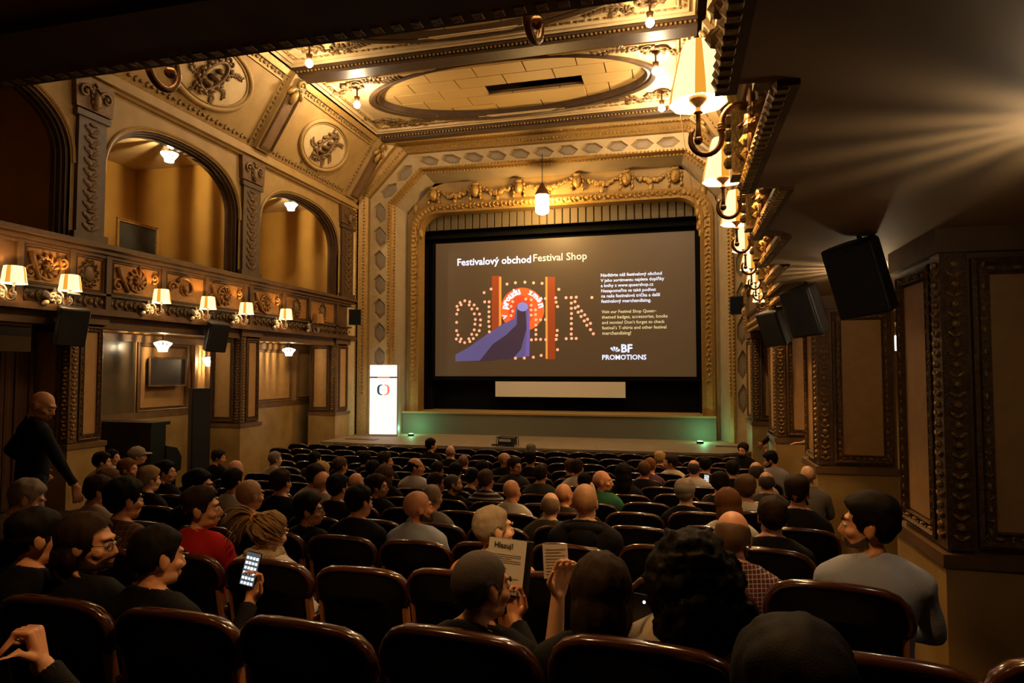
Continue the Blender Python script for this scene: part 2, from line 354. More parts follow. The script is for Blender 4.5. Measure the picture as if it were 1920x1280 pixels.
# upper arcade: arches, pilasters, cornice
ZT = 7.55
def arch_curve(yc, hw, zs, hg, n=25):
    P = []
    for i in range(n):
        t = PI*i/(n-1); c = math.cos(t); s_ = math.sin(t)
        P.append((yc-math.copysign(abs(c)**0.82, c)*hw, zs+abs(s_)**0.82*hg))
    return P
ARC = [(2.25, 1.75), (6.40, 1.75), (10.53, 1.72), (14.81, 1.79)]
mb = MB()
for yc, hw in ARC:
    C = [(yc-hw, 4.8)]+arch_curve(yc, hw, 6.05, 1.14)+[(yc+hw, 4.8)]
    mb.strip([(XL, y, z) for y, z in C], [(XL, y, ZT) for y, z in C])
eds = [0.3]+[q for yc, hw in ARC for q in (yc-hw, yc+hw)]+[17.5]
for i in range(0, len(eds), 2): mb.box(XL-.28, XL, eds[i], eds[i+1], 4.8, ZT+.2)
arcade = mb.build('arcade_wall', PLASTER, wl)
for yc, hw in ARC:
    a = MB(); steps = [(0, .0, 0.0), (-.05, 0, .05), (-.05, .045, .05), (-.11, .045, .12), (-.11, .08, .12), (-.19, .08, .22), (-.19, .11, .22), (-.28, .11, .22)]
    prev = None
    for (dx, ins, _) in steps:
        C = [(yc-hw+ins, 4.8)]+arch_curve(yc, hw-ins, 6.05, 1.14-ins*.8)+[(yc+hw-ins, 4.8)]
        cur = [(XL+dx, y, z) for y, z in C]
        if prev: a.strip(prev, cur)
        prev = cur
    a.build('arch_moulding', DBROWN, arcade, False)
    a = MB(); C = arch_curve(yc, hw+.05, 6.05, 1.2); a.tube([(XL+.01, y, z) for y, z in C], .03, 6); a.build('arch_bead', PLASTER, arcade)
for a, b in ((8.16, 8.80), (12.26, 12.98), (16.64, 17.45), (4.05, 4.62)):
    p = MB(); p.box(XL, XL+.07, a+.06, b-.06, 4.8, 6.85); p.box(XL, XL+.1, a, b, 6.85, 6.95); p.box(XL, XL+.1, a, b, 4.8, 4.95); p = p.build('pilaster', DBROWN, arcade)
    q = MB(); F = frame_pts(FL(0,0,.07), (0,1,0), (0,0,1), (1,0,0)); carved_line(q, F((a+b)/2, 5.0), F((a+b)/2, 6.8), .09, (b-a)*.55, (1,0,0), .03); tag(q.build('carved_leaves', DGOLD, p), kind='stuff')
    q = MB(); q.prism([FL(a-.02, 6.98, 0), FL(b+.02, 6.98, 0), FL(b+.05, 7.5, 0), FL(a-.05, 7.5, 0)], (.1,0,0)); F = frame_pts(FL(0,0,.1), (0,1,0), (0,0,1), (1,0,0))
    q = q.build('capital', DGOLD, p)
    e = MB(); c = (a+b)/2; spiral(e, F, c-.2, 7.25, .13, 1.2, 0, .03); spiral(e, F, c+.2, 7.25, .13, 1.2, PI, .03, -1); wreath(e, F, c, 7.25, .1, .15, .06, 10); leaf(e, F, c, 7.0, PI/2, .35, .16, .06); e.build('capital_scrolls', RELIEF, q, True)
mb = MB()
for z0, z1, d in ((7.5, 7.56, .06), (7.56, 7.66, .14), (7.66, 7.76, .10)): mb.box(XL-.26, XL+d, 0.3, 17.5, z0, z1)
mb.build('cornice', PLASTER, arcade)
# loge side walls, pictures are things (below)
mb = MB()
for y in (8.45, 12.6, 16.95, 4.35): mb.box(-12.4, XL-.28, y-.12, y+.12, 3.8, 7.8)
mb.build('loge_partitions', MATS['loge_yellow'], wl)

# ---- cove (both sides) and ceiling
ceil = tag(obj('ceiling', None), kind='structure')
ZC = 9.45; CV = math.hypot(1.05, 1.7)
def cove(side):
    s = side; o = (XL if s > 0 else XR, 0, 7.75)
    V = (s*1.05/CV, 0, 1.7/CV); U = (0, s*1.0, 0); N = (s*1.7/CV*1.0, 0, -1.05/CV)
    F0 = frame_pts(o, U, V, N); F = lambda u, v, n=0.0: F0(u*s, v, n)       # u = Y on both sides
    Fm = frame_pts(o, (0,1,0), V, N)
    c = MB(); c.strip([Fm(0.3, 0), Fm(0.3, CV)], [Fm(17.3, 0), Fm(17.3, CV)]); c = c.build('cove', PLASTER, ceil)
    m = MB()
    m.obox(Fm(0,0,0), (0,1,0), V, N, 0.3, 17.3, 0.0, 0.10, 0, .05); m.obox(Fm(0,0,0), (0,1,0), V, N, 0.3, 17.3, CV-.14, CV, 0, .06); m.obox(Fm(0,0,0), (0,1,0), V, N, 0.3, 17.3, CV-.3, CV-.26, 0, .04)
    m.build('cove_moulding', GOLD, c)
    m = MB(); carved_line(m, Fm(5, CV-.2), Fm(17.2, CV-.2), .13, .16, N, .035); carved_line(m, Fm(5, .19), Fm(17.2, .19), .13, .14, N, .03); tag(m.build('carved_leaves', RELIEF, c), kind='stuff')
    for yr in (4.4, 8.6, 12.85, 17.1):
        r = MB(); r.obox(Fm(0,0,0), (0,1,0), V, N, yr-.42, yr+.42, .1, CV-.0, 0, .03); r.obox(Fm(0,0,0), (0,1,0), V, N, yr-.27, yr+.27, .1, CV, .03, .14); rib = r.build('cove_rib', PLASTER, c)
        r = MB(); F2 = frame_pts(Fm(0,0,.14), (0,1,0), V, N); frame_mould(r, F2, yr-.22, yr+.22, .16, CV-.3, .05, .04); r.build('rib_frame', DGOLD, rib)
        r = MB(); r.poly([F2(yr-.17, .22, .005), F2(yr+.17, .22, .005), F2(yr+.17, CV-.36, .005), F2(yr-.17, CV-.36, .005)]); r.build('rib_panel', BROWN, rib)
        r = MB(); F3 = frame_pts(Fm(0,0,.15), (0,1,0), V, N); spiral(r, F3, yr, CV-.16, .13, 1.3, 0, .04, 1, 18, .05); leaf(r, F3, yr, CV-.3, -PI/2, .4, .2, .07); leaf(r, F3, yr-.1, CV-.25, -2.2, .3, .14, .06); leaf(r, F3, yr+.1, CV-.25, -.9, .3, .14, .06); r.build('rib_scroll', GOLD, rib, True)
        r = MB()
        for sg in (-1, 1): carved_line(r, Fm(yr+sg*.35, .2, .03), Fm(yr+sg*.35, CV-.3, .03), .11, .12, N, .03)
        tag(r.build('carved_leaves', RELIEF, rib), kind='stuff')
    for yc, ru in ((2.3, .95), (6.5, .95), (10.72, .98), (14.93, .93)):
        ru_, rv_ = (1.08, .62) if yc < 12 else (1.03, .62)
        d = MB(); d.prism([Fm(yc+ru_*math.cos(2*PI*k/40), .98+rv_*math.sin(2*PI*k/40), 0) for k in range(40)], Vector(N)*.015); md = d.build('medallion', CREAM, c)
        d = MB(); oval_ring(d, Fm, yc, .98, ru_, rv_, .055, 48, .02); oval_ring(d, Fm, yc, .98, ru_*.9, rv_*.88, .02, 48, .02); d.build('medallion_rim', PLASTER, md, True)
        d = MB(); FT = frame_pts(Fm(yc, .98, .02), (0, .87, 0), V, N)
        A = lambda u, v, n=0.0: Fm(yc+u*.88-v*.0+v*.30, .98+v*.92+u*.05, .02+n)
        oval_ring(d, A, 0, 0, .26, .36, .035, 32, .03); wreath(d, A, 0, 0, .33, .44, .10, 30, .05)
        d.build('oval_wreath', RELIEF, md, True)
        d = MB(); d.ell(A(.03, .13, .05), (.07, .08, .06), 8, 6); d.ell(A(.02, -.04, .04), (.1, .15, .06), 8, 6); d.ell(A(-.06, -.2, .04), (.08, .14, .05), 8, 5); d.tube([A(.06, .02, .06), A(.15, -.06, .06), A(.1, -.16, .06)], [.035, .03, .02], 6); d.tube([A(0, -.15, .06), A(.08, -.26, .06), A(.02, -.33, .05)], [.045, .035, .02], 6)
        d.build('cameo_figure', DGOLD, md, True)
        d = MB()
        for (u, v, a_, L) in ((-.3, -.1, 2.9, .42), (.3, .12, .3, .4), (-.2, -.4, 4.2, .3), (.25, -.35, 5.4, .42), (.35, -.2, -.4, .35), (-.1, .42, 1.9, .25)): spray(d, A, u, v, a_, L, int(abs(u*100)+yc))
        d.build('leaf_sprays', RELIEF, md, True)
    return c
cove(1); cove(-1)
CX0, CX1 = -8.35, 0.45; CC = -3.95
def oval_pts(cx, cy, rx, ry, z, n=64): return [(cx+rx*math.cos(2*PI*k/n), cy+ry*math.sin(2*PI*k/n), z) for k in range(n)]
TILE = mat('ceiling_tile', (0.58, 0.39, 0.14), 0.6)
for bi, (y0, y1) in enumerate(((0.6, 4.1), (4.75, 8.3), (9.0, 12.55), (13.2, 16.75))):
    yc = (y0+y1)/2; rx, ry = 3.48, 1.52; n = 64
    f = MB()
    ov = oval_pts(CC, yc, rx, ry, ZC+.12, n); hx, hy = (CX1-CX0)/2, (y1-y0)/2; rect = []
    for k in range(n):
        a = 2*PI*k/n; c, s_ = math.cos(a), math.sin(a); c2, s2 = c*rx/hx*1.0, s_*ry/hy; t = 1/max(abs(c2), abs(s2)); t = min(t*1.0, 9)
        rect.append((CC+hx*max(-1, min(1, c2*t)), yc+hy*max(-1, min(1, s2*t)), ZC+.12))
    for (sx, sy) in ((1,1), (-1,1), (-1,-1), (1,-1)):
        k = min(range(n), key=lambda q: (rect[q][0]-CC-sx*hx)**2+(rect[q][1]-yc-sy*hy)**2); rect[k] = (CC+sx*hx, yc+sy*hy, ZC+.12)
    f.strip(ov, rect, closed=True); cf = f.build('coffer', CREAM, ceil)
    f = MB(); prof = [(1.04, ZC+.12), (1.04, ZC+.07), (1.02, ZC+.05), (.99, ZC+.07), (.985, ZC+.12), (.965, ZC+.10), (.955, ZC+.26)]
    for i in range(len(prof)-1): f.strip(oval_pts(CC, yc, rx*prof[i][0], ry*prof[i][0]*(1 if i < 9 else 1), prof[i][1]), oval_pts(CC, yc, rx*prof[i+1][0], ry*prof[i+1][0], prof[i+1][1]), closed=True)
    f.build('oval_moulding', DBROWN, cf)
    if bi >= 2:                                                         # flat tiles inside the oval, joints recessed
        k = 0
        tw, th = 1.2, 0.52
        for ix in range(-3, 4):
            for iy in range(-4, 4):
                o_ = tw/2 if iy % 2 else 0; x0, x1, ya, yb = CC+ix*tw-tw/2-o_, CC+ix*tw+tw/2-o_, yc+iy*th, yc+iy*th+th
                corners = [((x-CC)/(rx*.955))**2+((y-yc)/(ry*.955))**2 for x in (x0, x1) for y in (ya, yb)]
                if min(corners) > 1.0: continue
                if bi == 3 and ix in (0, 1) and iy == 0: continue
                t = MB(); t.box(x0+.014, x1-.014, ya+.014, yb-.014, ZC+.255, ZC+.30); t.build('tile', TILE, cf)
        t = MB(); t.prism(oval_pts(CC, yc, rx*.99, ry*.99, ZC+.30, 40), (0,0,.05)) if bi == 2 else None
        if bi == 3:
            t.box(CC-3.6, CC+3.6, yc-1.6, yc-.02, ZC+.30, ZC+.35); t.box(CC-3.6, CC+3.6, yc+.5, yc+1.6, ZC+.30, ZC+.35); t.box(CC-3.6, CC-.62, yc-.02, yc+.5, ZC+.30, ZC+.35); t.box(CC+1.8, CC+3.6, yc-.02, yc+.5, ZC+.30, ZC+.35)
            h = MB(); h.box(CC-.64, CC+1.82, yc-.02, yc+.52, ZC+.75, ZC+.8); h.build('slot_back', BLACK, cf)
            h = MB(); h.box(CC-.62, CC+1.80, yc+.46, yc+.98, ZC+.205, ZC+.235); h.build('slot_flap', TILE, cf)
        t.build('tile_backing', BROWN, cf)
    else:
        t = MB(); t.prism(oval_pts(CC, yc, rx*.99, ry*.99, ZC+.26, 40), (0,0,.05)); t.build('oval_field', TILE, cf)
    f = MB(); FC = frame_pts((0,0,ZC+.12), (1,0,0), (0,-1,0), (0,0,-1)); 
    F = lambda u, v, n=0.0: Vector((u, v, ZC+.12-n))
    frame_mould(f, F, CX0+.02, CX1-.02, y0+.02, y1-.02, .16, .10); frame_mould(f, F, CX0+.34, CX1-.34, y0+.3, y1-.3, .07, .04); f.build('coffer_moulding', CREAM, cf)
    f = MB()
    for (a, b) in (((CX0+.25, y0+.22), (CX1-.25, y0+.22)), ((CX0+.25, y1-.22), (CX1-.25, y1-.22)), ((CX0+.25, y0+.2), (CX0+.25, y1-.2)), ((CX1-.25, y0+.2), (CX1-.25, y1-.2))): carved_line(f, F(*a), F(*b), .14, .12, (0,0,-1), .03)
    tag(f.build('carved_leaves', GOLD, cf), kind='stuff')
    for (sx, sy) in ((1,1), (-1,1), (-1,-1), (1,-1)):
        f = MB(); ox, oy = CC+sx*(hx-.85), yc+sy*(hy-.62)
        FO = lambda u, v, n=0.0, ox=ox, oy=oy: Vector((ox+u, oy+v, ZC+.115-n))
        wreath(f, FO, 0, 0, .16, .12, .12, 12, .05); scroll_relief(f, FO, 0, 0, 1.0, -sx*sy*0.42, bi, 1.5); spray(f, FO, -sx*.5, -sy*-.12, PI if sx > 0 else 0, .7, bi, 1.3)
        f.build('corner_scrolls', RELIEF, cf, True)
mb = MB()
for a, b in ((-.2, .6), (4.1, 4.75), (8.3, 9.0), (12.55, 13.2), (16.75, 17.25)):
    mb.box(CX0, CX1, a, b, ZC-.02, ZC+.2); mb.box(CX0, CX1, a+.13, b-.13, ZC-.10, ZC-.02)
beam = mb.build('ceiling_beam', DBROWN, ceil)
mb = MB()
for y in (8.36, 8.94, 12.61, 13.14, 16.81): bead_line(mb, (CX0, y, ZC-.03), (CX1, y, ZC-.03), .09, .032, (0,0,-1))
tag(mb.build('bead_moulding', GOLD, beam), kind='stuff')
mb = MB(); mb.box(-13, 5, -3.6, 19, ZC+.9, ZC+1.0); mb.build('roof', BROWN, ceil)

# ---- front wall: proscenium, built as nested rings between outlines (X, Z) at their depths Y
def outl(L): return L
def mapy(o, y): return [(x, y, z) for x, z in o]
O_HALL = [(-9.4, 0), (-9.4, 7.75), (-8.35, 9.45), (0.45, 9.45), (1.7, 7.75), (1.95, 0)]
O_A0 = [(-9.30, 0), (-9.30, 8.02), (-8.02, 9.44), (0.38, 9.36), (1.97, 7.98), (1.97, 0)]
O_A = [(-9.06, 0), (-9.06, 7.96), (-7.82, 9.23), (0.32, 9.17), (1.86, 7.87), (1.86, 0)]
O_B = [(-8.43, 0), (-8.43, 7.77), (-7.42, 8.77), (0.26, 8.70), (1.46, 7.68), (1.46, 0)]
O_B1 = [(-8.28, 0), (-8.28, 7.72), (-7.33, 8.66), (0.22, 8.60), (1.34, 7.62), (1.34, 0)]
O_C = [(-8.12, 0), (-8.12, 7.60), (-7.25, 8.50), (0.16, 8.46), (1.10, 7.50), (1.10, 0)]
wf = tag(obj('wall_front', None), kind='structure')
mb = MB()
mb.strip(mapy(O_HALL, 17.15), mapy(O_A0, 17.45)); mb.build('outer_band', CREAM, wf)
mb = MB(); mb.strip(mapy(O_A0, 17.45), mapy(O_A0, 17.6)); mb.strip(mapy(O_A0, 17.6), mapy(O_A, 17.75)); mb.strip(mapy(O_A, 17.75), mapy(O_A, 17.9)); mb.build('outer_moulding', GOLD, wf)
mb = MB(); mb.strip(mapy(O_B, 17.9), mapy(O_B, 17.8)); 
def lerp_o(A, B, t): return [(a[0]+(b[0]-a[0])*t, a[1]+(b[1]-a[1])*t) for a, b in zip(A, B)]
mb.strip(mapy(O_B, 17.8), mapy(lerp_o(O_B, O_B1, .4), 17.8)); mb.strip(mapy(lerp_o(O_B, O_B1, .4), 17.8), mapy(lerp_o(O_B, O_B1, .4), 17.95)); mb.strip(mapy(lerp_o(O_B, O_B1, .4), 17.95), mapy(O_B1, 18.0)); mb.build('inner_moulding', GOLD, wf)
GREYP = mat('proscenium_grey', (0.34, 0.265, 0.17), 0.65, col2=(0.29, 0.22, 0.135), nscale=3)
mb = MB(); mb.strip(mapy(O_B1, 18.0), mapy(O_C, 18.6)); mb.build('splay', GREYP, wf)
mb = MB()
for o, y in ((O_A0, 17.46), (lerp_o(O_A0, O_A, .6), 17.68), (lerp_o(O_B, O_B1, .2), 17.78), (O_B1, 17.98)):
    for i in range(5):
        a, b = o[i], o[i+1]; z0 = 2.0 if i in (0, 4) else -1
        A = Vector((a[0], y, max(a[1], z0))); B = Vector((b[0], y, max(b[1], z0))); bead_line(mb, A, B, .10, .035, (0,-1,0))
tag(mb.build('bead_moulding', GOLD, wf), kind='stuff')
# lozenge band: cells with a recessed diamond
def band_cells(a0, a1, b0, b1, n, y=17.9, s0=0.0, s1=1.0):
    """a0->a1 runs on the outer outline, b0->b1 on the inner; n cells"""
    L = lambda p, q, t: (p[0]+(q[0]-p[0])*t, p[1]+(q[1]-p[1])*t)
    for i in range(n):
        t0, t1 = s0+(s1-s0)*i/n, s0+(s1-s0)*(i+1)/n
        q = [L(a0, a1, t0), L(a0, a1, t1), L(b0, b1, t1), L(b0, b1, t0)]
        P = lambda u, v: L(L(q[0], q[1], u), L(q[3], q[2], u), v)
        hexa = [(0.04, .5), (.30, .18), (.70, .18), (.96, .5), (.70, .82), (.30, .82)]
        m = MB(); X3 = lambda uv, d=0.0: (P(*uv)[0], y+d, P(*uv)[1])
        rect = [(0,0), (0,0), (1,0), (1,1), (1,1), (0,1)]
        rect = [(0, .5), (0.0, 0), (1, 0), (1, .5), (1, 1), (0, 1)]
        m.strip([X3(r) for r in rect], [X3(h) for h in hexa], closed=True)
        m.strip([X3(h) for h in hexa], [X3(((h[0]-.5)*.9+.5, (h[1]-.5)*.86+.5), .09) for h in hexa], closed=True)
        bb = m.build('lozenge_cell', CREAM, wf)
        m = MB(); hh = [((h[0]-.5)*.9+.5, (h[1]-.5)*.86+.5) for h in hexa]; h2 = [((h[0]-.5)*.55+.5, (h[1]-.5)*.5+.5) for h in hexa]
        m.strip([X3(h, .09) for h in hh], [X3(h, .05) for h in h2], closed=True); m.poly([X3(h, .05) for h in h2]); m.build('lozenge_panel', GREYP, bb)
band_cells((-9.06, 2.75), O_A[1], (-8.43, 2.75), O_B[1], 7)
band_cells(O_A[1], O_A[2], O_B[1], O_B[2], 2, s0=.04, s1=.94)
mb = MB()
def fillq(a0, a1, b0, b1, s0, s1):
    L = lambda p, q, t: (p[0]+(q[0]-p[0])*t, 17.9, p[1]+(q[1]-p[1])*t); mb.poly([L(a0, a1, s0), L(a0, a1, s1), L(b0, b1, s1), L(b0, b1, s0)])
fillq(O_A[1], O_A[2], O_B[1], O_B[2], 0, .04); fillq(O_A[1], O_A[2], O_B[1], O_B[2], .94, 1)
band_cells(O_A[2], O_A[3], O_B[2], O_B[3], 11, s0=.015, s1=.985)
fillq(O_A[2], O_A[3], O_B[2], O_B[3], 0, .015); fillq(O_A[2], O_A[3], O_B[2], O_B[3], .985, 1)
band_cells(O_A[3], O_A[4], O_B[3], O_B[4], 2, s0=.06, s1=.96)
fillq(O_A[3], O_A[4], O_B[3], O_B[4], 0, .06); fillq(O_A[3], O_A[4], O_B[3], O_B[4], .96, 1)
band_cells((1.86, 1.5), O_A[4], (1.46, 1.5), O_B[4], 7)
mb.box(-9.06, -8.43, 17.86, 18, 0, 2.75); mb.box(1.46, 1.86, 17.86, 18, 0, 1.5); mb.build('band_ends', CREAM, wf)
# frieze and inner frame with a rounded flat-topped opening
def opening(x0, x1, zt, r, n=8, zb=1.4):
    P = [(x0, zb+(zt-r-zb)*t) for t in (0, .25, .5, .75, .9)]
    for i in range(n+1): a = PI-(PI/2)*i/n; P.append((x0+r+r*math.cos(a), zt-r+r*math.sin(a)))
    for i in range(1, 12): P.append((x0+r+(x1-x0-2*r)*i/12, zt))
    for i in range(n+1): a = PI/2-(PI/2)*i/n; P.append((x1-r+r*math.cos(a), zt-r+r*math.sin(a)))
    return P+[(x1, zb+(zt-r-zb)*t) for t in (.9, .75, .5, .25, 0)]
IN = opening(-7.70, .66, 7.55, .62); OUTF = opening(-8.02, 1.0, 7.83, .72)
def big(o):                                             # match OUTF points on the C outline
    cx, cz = -3.55, 6.5; R = []
    C = [(-8.12, 1.4), (-8.12, 7.60), (-7.25, 8.50), (.16, 8.46), (1.10, 7.50), (1.10, 1.4)]
    for k, (x, z) in enumerate(o):
        if k == 0: R.append(C[0]); continue
        if k == len(o)-1: R.append(C[-1]); continue
        best = None; d = (x-cx, z-cz); d = (d[0]*.72, d[1])
        for i in range(5):
            (x1, z1), (x2, z2) = C[i], C[i+1]; ex, ez = x2-x1, z2-z1; den = d[0]*ez-d[1]*ex
            if abs(den) < 1e-9: continue
            t = ((x1-cx)*ez-(z1-cz)*ex)/den; s_ = ((x1-cx)*d[1]-(z1-cz)*d[0])/den
            if t > 0 and -.001 <= s_ <= 1.001 and (best is None or t < best[0]): best = (t, cx+d[0]*t, cz+d[1]*t)
        R.append((best[1], best[2]) if best and z > 5 else (C[0][0] if x < cx else C[-1][0], z))
    return R
mb = MB(); mb.strip(mapy(OUTF, 18.62), mapy(big(OUTF), 18.6)); mb.strip([(-8.12, 18.6, 0), (-8.12, 18.6, 1.45)], [(-7.7, 18.6, 0), (-7.7, 18.6, 1.45)]); mb.strip([(1.1, 18.6, 0), (1.1, 18.6, 1.45)], [(.66, 18.6, 0), (.66, 18.6, 1.45)]); fr = mb.build('frieze', GOLD if False else PLASTER, wf)
mb = MB(); M1 = lerp_o(OUTF, IN, .25); M2 = lerp_o(OUTF, IN, .7)
for A, ya, B, yb in ((OUTF, 18.62, OUTF, 18.5), (OUTF, 18.5, M1, 18.46), (M1, 18.46, M2, 18.52), (M2, 18.52, IN, 18.48), (IN, 18.48, IN, 18.95)): mb.strip(mapy(A, ya), mapy(B, yb))
inf = mb.build('inner_frame', GOLD, wf)
mb = MB(); MM = lerp_o(OUTF, IN, .45)
for i in range(len(MM)-1):
    a, b = MM[i], MM[i+1]
    za = 2.35
    A = Vector((a[0], 18.48, max(a[1], za))); B = Vector((b[0], 18.48, max(b[1], za)))
    if (B-A).length > .3: carved_line(mb, A, B, .12, .2, (0,-1,0), .05)
    else: mb.ell((A+B)/2, (.08, .06, .08), 7, 4)
tag(mb.build('carved_leaves', GOLD, inf), kind='stuff')
FF = frame_pts((0, 18.6, 0), (1,0,0), (0,0,1), (0,-1,0))
MK = [(-7.25, 8.12), (-5.9, 8.16), (-4.53, 8.16), (-2.78, 8.22), (-1.35, 8.2), (.0, 8.18)]
for x, z in MK:
    mb = MB(); mask_head(mb, FF, x, z, .56); mb.build('carved_mask', GOLD, fr, True)
for (a, b) in zip(MK[:-1], MK[1:]):
    mb = MB(); garland(mb, FF, a[0]+.18, a[1]+.12, b[0]-.18, b[1]+.12, .20, .13, int(a[0]*10)); mb.build('garland', GOLD, fr, True)
for sx, x in ((1, -7.85), (-1, .75)):
    mb = MB(); FS = FF
    for k in range(9): leaf(mb, FS, x+sx*.12*math.sin(k*.5), 7.9-.32*k*.6, -PI/2+.3*math.sin(k*2), .4, .2, .08)
    mb.build('frieze_leaves', GOLD, fr, True)
# pelmet of box pleats, black masking
tag(obj('wall_stage_back', None), kind='structure')
sb = bpy.data.objects['wall_stage_back']
mb = MB(); mb.box(-9, 2.4, 20.3, 20.4, 0, 9.5); mb.box(-9, -8.9, 18.8, 20.3, 0, 9.5); mb.box(2.3, 2.4, 18.8, 20.3, 0, 9.5); mb.box(-9, 2.4, 18.8, 20.3, 8.6, 8.7)
mb.box(-8.2, 1.2, 19.85, 19.9, 1.2, 8.0); mb.build('masking_drape', BLACK, sb)
mb = MB(); mb.box(-8.2, -7.66, 19.5, 19.8, 1.2, 8.0); mb.box(.62, 1.2, 19.5, 19.8, 1.2, 8.0); mb.box(-8.2, 1.2, 19.2, 19.25, 6.9, 7.25); mb.build('masking_side', BLACK, sb)
pel = thing('pleated_pelmet', 'brown box-pleated pelmet hanging across the top of the stage opening', 'pelmet', (-3.52, 18.95, 7.1))
PELM = mat('pelmet_velvet', (0.10, 0.075, 0.038), 0.8, sheen=.3)
m = MB(); m.box(-.095, .095, -.05, 0, 0, .62); m.strip([(-.095, -.05, 0), (-.115, .02, 0)], [(-.095, -.05, .62), (-.115, .02, .62)]); m.strip([(.095, -.05, 0), (.115, .02, 0)], [(.095, -.05, .62), (.115, .02, .62)])
p0 = m.build('pleat', PELM, pel)
for i in range(36):
    if i == 0: o = p0
    else: o = p0.copy(); COL.objects.link(o); o.parent = pel
    o.location = (-4.12+i*.2355, 0, .0)
m = MB(); m.box(-4.25, 4.25, .02, .06, .0, .64); m.build('pelmet_back', BLACK, pel)
# ---- stage, riser
mb = MB(); pts = [(-8.9, 15.6), (-8.0, 15.45), (1.0, 15.6), (1.9, 16.4), (1.9, 18.6), (-9.3, 18.6), (-9.3, 15.6)]
mb.prism([(x, y, 0.0) for x, y in pts], (0,0,.81)); stg = structure('floor_stage', mb, STAGE)
mb = MB(); mb.prism([(x, y-.03, .76) for x, y in pts[:4]]+[(1.93, 17, .76), (1.93, 17.1, .76), (-8.9, 17.1, .76)], (0,0,.055)); mb.build('stage_edge', STAGE, stg)
mb = MB(); mb.box(.9, 1.85, 16.9, 17.05, .815, .835); mb.box(-8.9, -8.0, 16.2, 16.45, .815, .83); mb.build('floor_grille', BROWN, stg)
mb = MB(); mb.box(-8.15, 1.0, 18.35, 20.2, .81, 1.42); ris = structure('trim_1', mb, mat('grey_riser', (0.16, 0.155, 0.11), 0.7))
mb = MB(); mb.box(-8.15, 1.0, 18.30, 20.2, 1.42, 1.47); mb.build('riser_lip', mat('riser_lip', (0.40, 0.27, 0.10), 0.5), ris)

# ---- right wall: piers, aisle, upper wall
mb = MB(); mb.box(1.45, 2.3, 12.95, 13.7, 0, .2); mb.box(1.45, 2.3, 13.1, 13.7, .2, .4); mb.build('side_steps', STAGE, floor)
wr = tag(obj('wall_right', None), kind='structure')
mb = MB(); mb.box(4.2, 4.35, -3.5, 18, 0, 3.7); mb.build('aisle_wall', PANEL, wr)
mb = MB(); mb.box(4.12, 4.2, -3.5, 18, 0, 1.6); mb.build('dado', MARBLE, wr)
for k, (a, b) in enumerate(((4.8, 5.65), (8.72, 9.5), (12.2, 13.05), (15.9, 17.0), (.9, 1.6))): pier(wr, -1, XR, a, b, 0.85 if k else 1.3, first=(k < 2))
mb = MB(); mb.box(XR, XR+.2, 0.3, 17.6, 4.0, 7.6); mb.build('upper_wall', PLASTER, wr)
mb = MB(); mb.box(XR-.12, XR+.2, 0.3, 17.5, 7.5, 7.76); mb.build('cornice', PLASTER, wr)
# ---- right balcony: stepped bays; soffit slab, parapets with relief
br = tag(obj('balcony_right', None), kind='structure')
EDG = [(-3.4, 2.18, .17)]+[(2.18+1.28*k, 2.18+1.28*(k+1), .36+.19*k) for k in range(7)]+[(11.14, 16.4, 1.66)]
mb = MB()
for (a, b, x) in EDG: mb.box(x, 4.4, a, b, 3.63, 3.8)
mb.build('soffit', SOFFIT, br)
mb = MB(); mb.box(-13, 4.4, -3.4, 1.49, 3.632, 3.8); mb.build('rear_soffit', SOFFIT, br)
for i, (a, b, x) in enumerate(EDG):
    p = MB(); p.box(x, x+.14, a, b, 3.8, 4.8); p.box(x-.1, x+.2, a, b+.03, 4.72, 4.82); p.box(x-.05, x+.2, a, b, 4.58, 4.64); p.box(x-.04, x+.03, a, b+.03, 3.61, 3.68); p.box(x, 3.0, b-.02, b+.0, 3.66, 4.8); p = p.build('parapet', BROWN, br)
    if i == 0: a = .7
    m = MB(); carved_line(m, (x-.01, a+.02, 3.76), (x-.01, b-.02, 3.76), .09, .15, (-1,0,0), .05); bead_line(m, (x-.02, a, 3.63), (x-.02, b, 3.63), .06, .035, (-1,0,0)); tag(m.build('carved_frieze', GOLD, p), kind='stuff')
    F = frame_pts((x, 0, 0), (0,-1,0), (0,0,1), (-1,0,0)); y = -(a+b)/2
    m = MB(); frame_mould(m, F, -b+.15, -a-.15, 3.98, 4.55, .06, .06); m.build('panel_border', BROWN, p)
    m = MB(); acanthus(m, F, y, 4.27, .24, i); wreath(m, F, y, 4.27, .3, .24, .07, 20); m.build('relief', RB, p, True)
    if i == 0: continue
    m = MB(); m.box(x-.09, x+.02, b-.16, b-.02, 3.66, 4.7); m.box(x-.11, x+.02, b-.18, b, 4.3, 4.45); m.box(x-.10, x+.02, a+.02, a+.14, 3.66, 4.7)
    for j in range(4): m.ell((x-.1, b-.09, 3.74+.07*j), (.025, .045, .03), 6, 4)
    leaf(m, F, -b+.09, 4.7, -PI/2, .3, .12, .12); leaf(m, F, -b+.09, 4.25, -PI/2, .3, .12, .12); m.build('parapet_console', GOLD, p)
# rear balcony front (seen from below and behind)
m = MB(); m.box(-13, .17, 1.35, 1.49, 3.8, 4.8); m.box(-13, .17, 1.3, 1.56, 3.6, 3.66); m.box(-13, .17, 1.3, 1.58, 4.72, 4.82); rb = m.build('rear_parapet', BROWN, br)
m = MB(); bead_line(m, (-4, 1.53, 3.62), (.1, 1.53, 3.62), .055, .03, (0,1,0)); carved_line(m, (-4, 1.5, 3.76), (.1, 1.5, 3.76), .1, .14, (0,1,0), .05); tag(m.build('carved_frieze', GOLD, rb), kind='stuff')
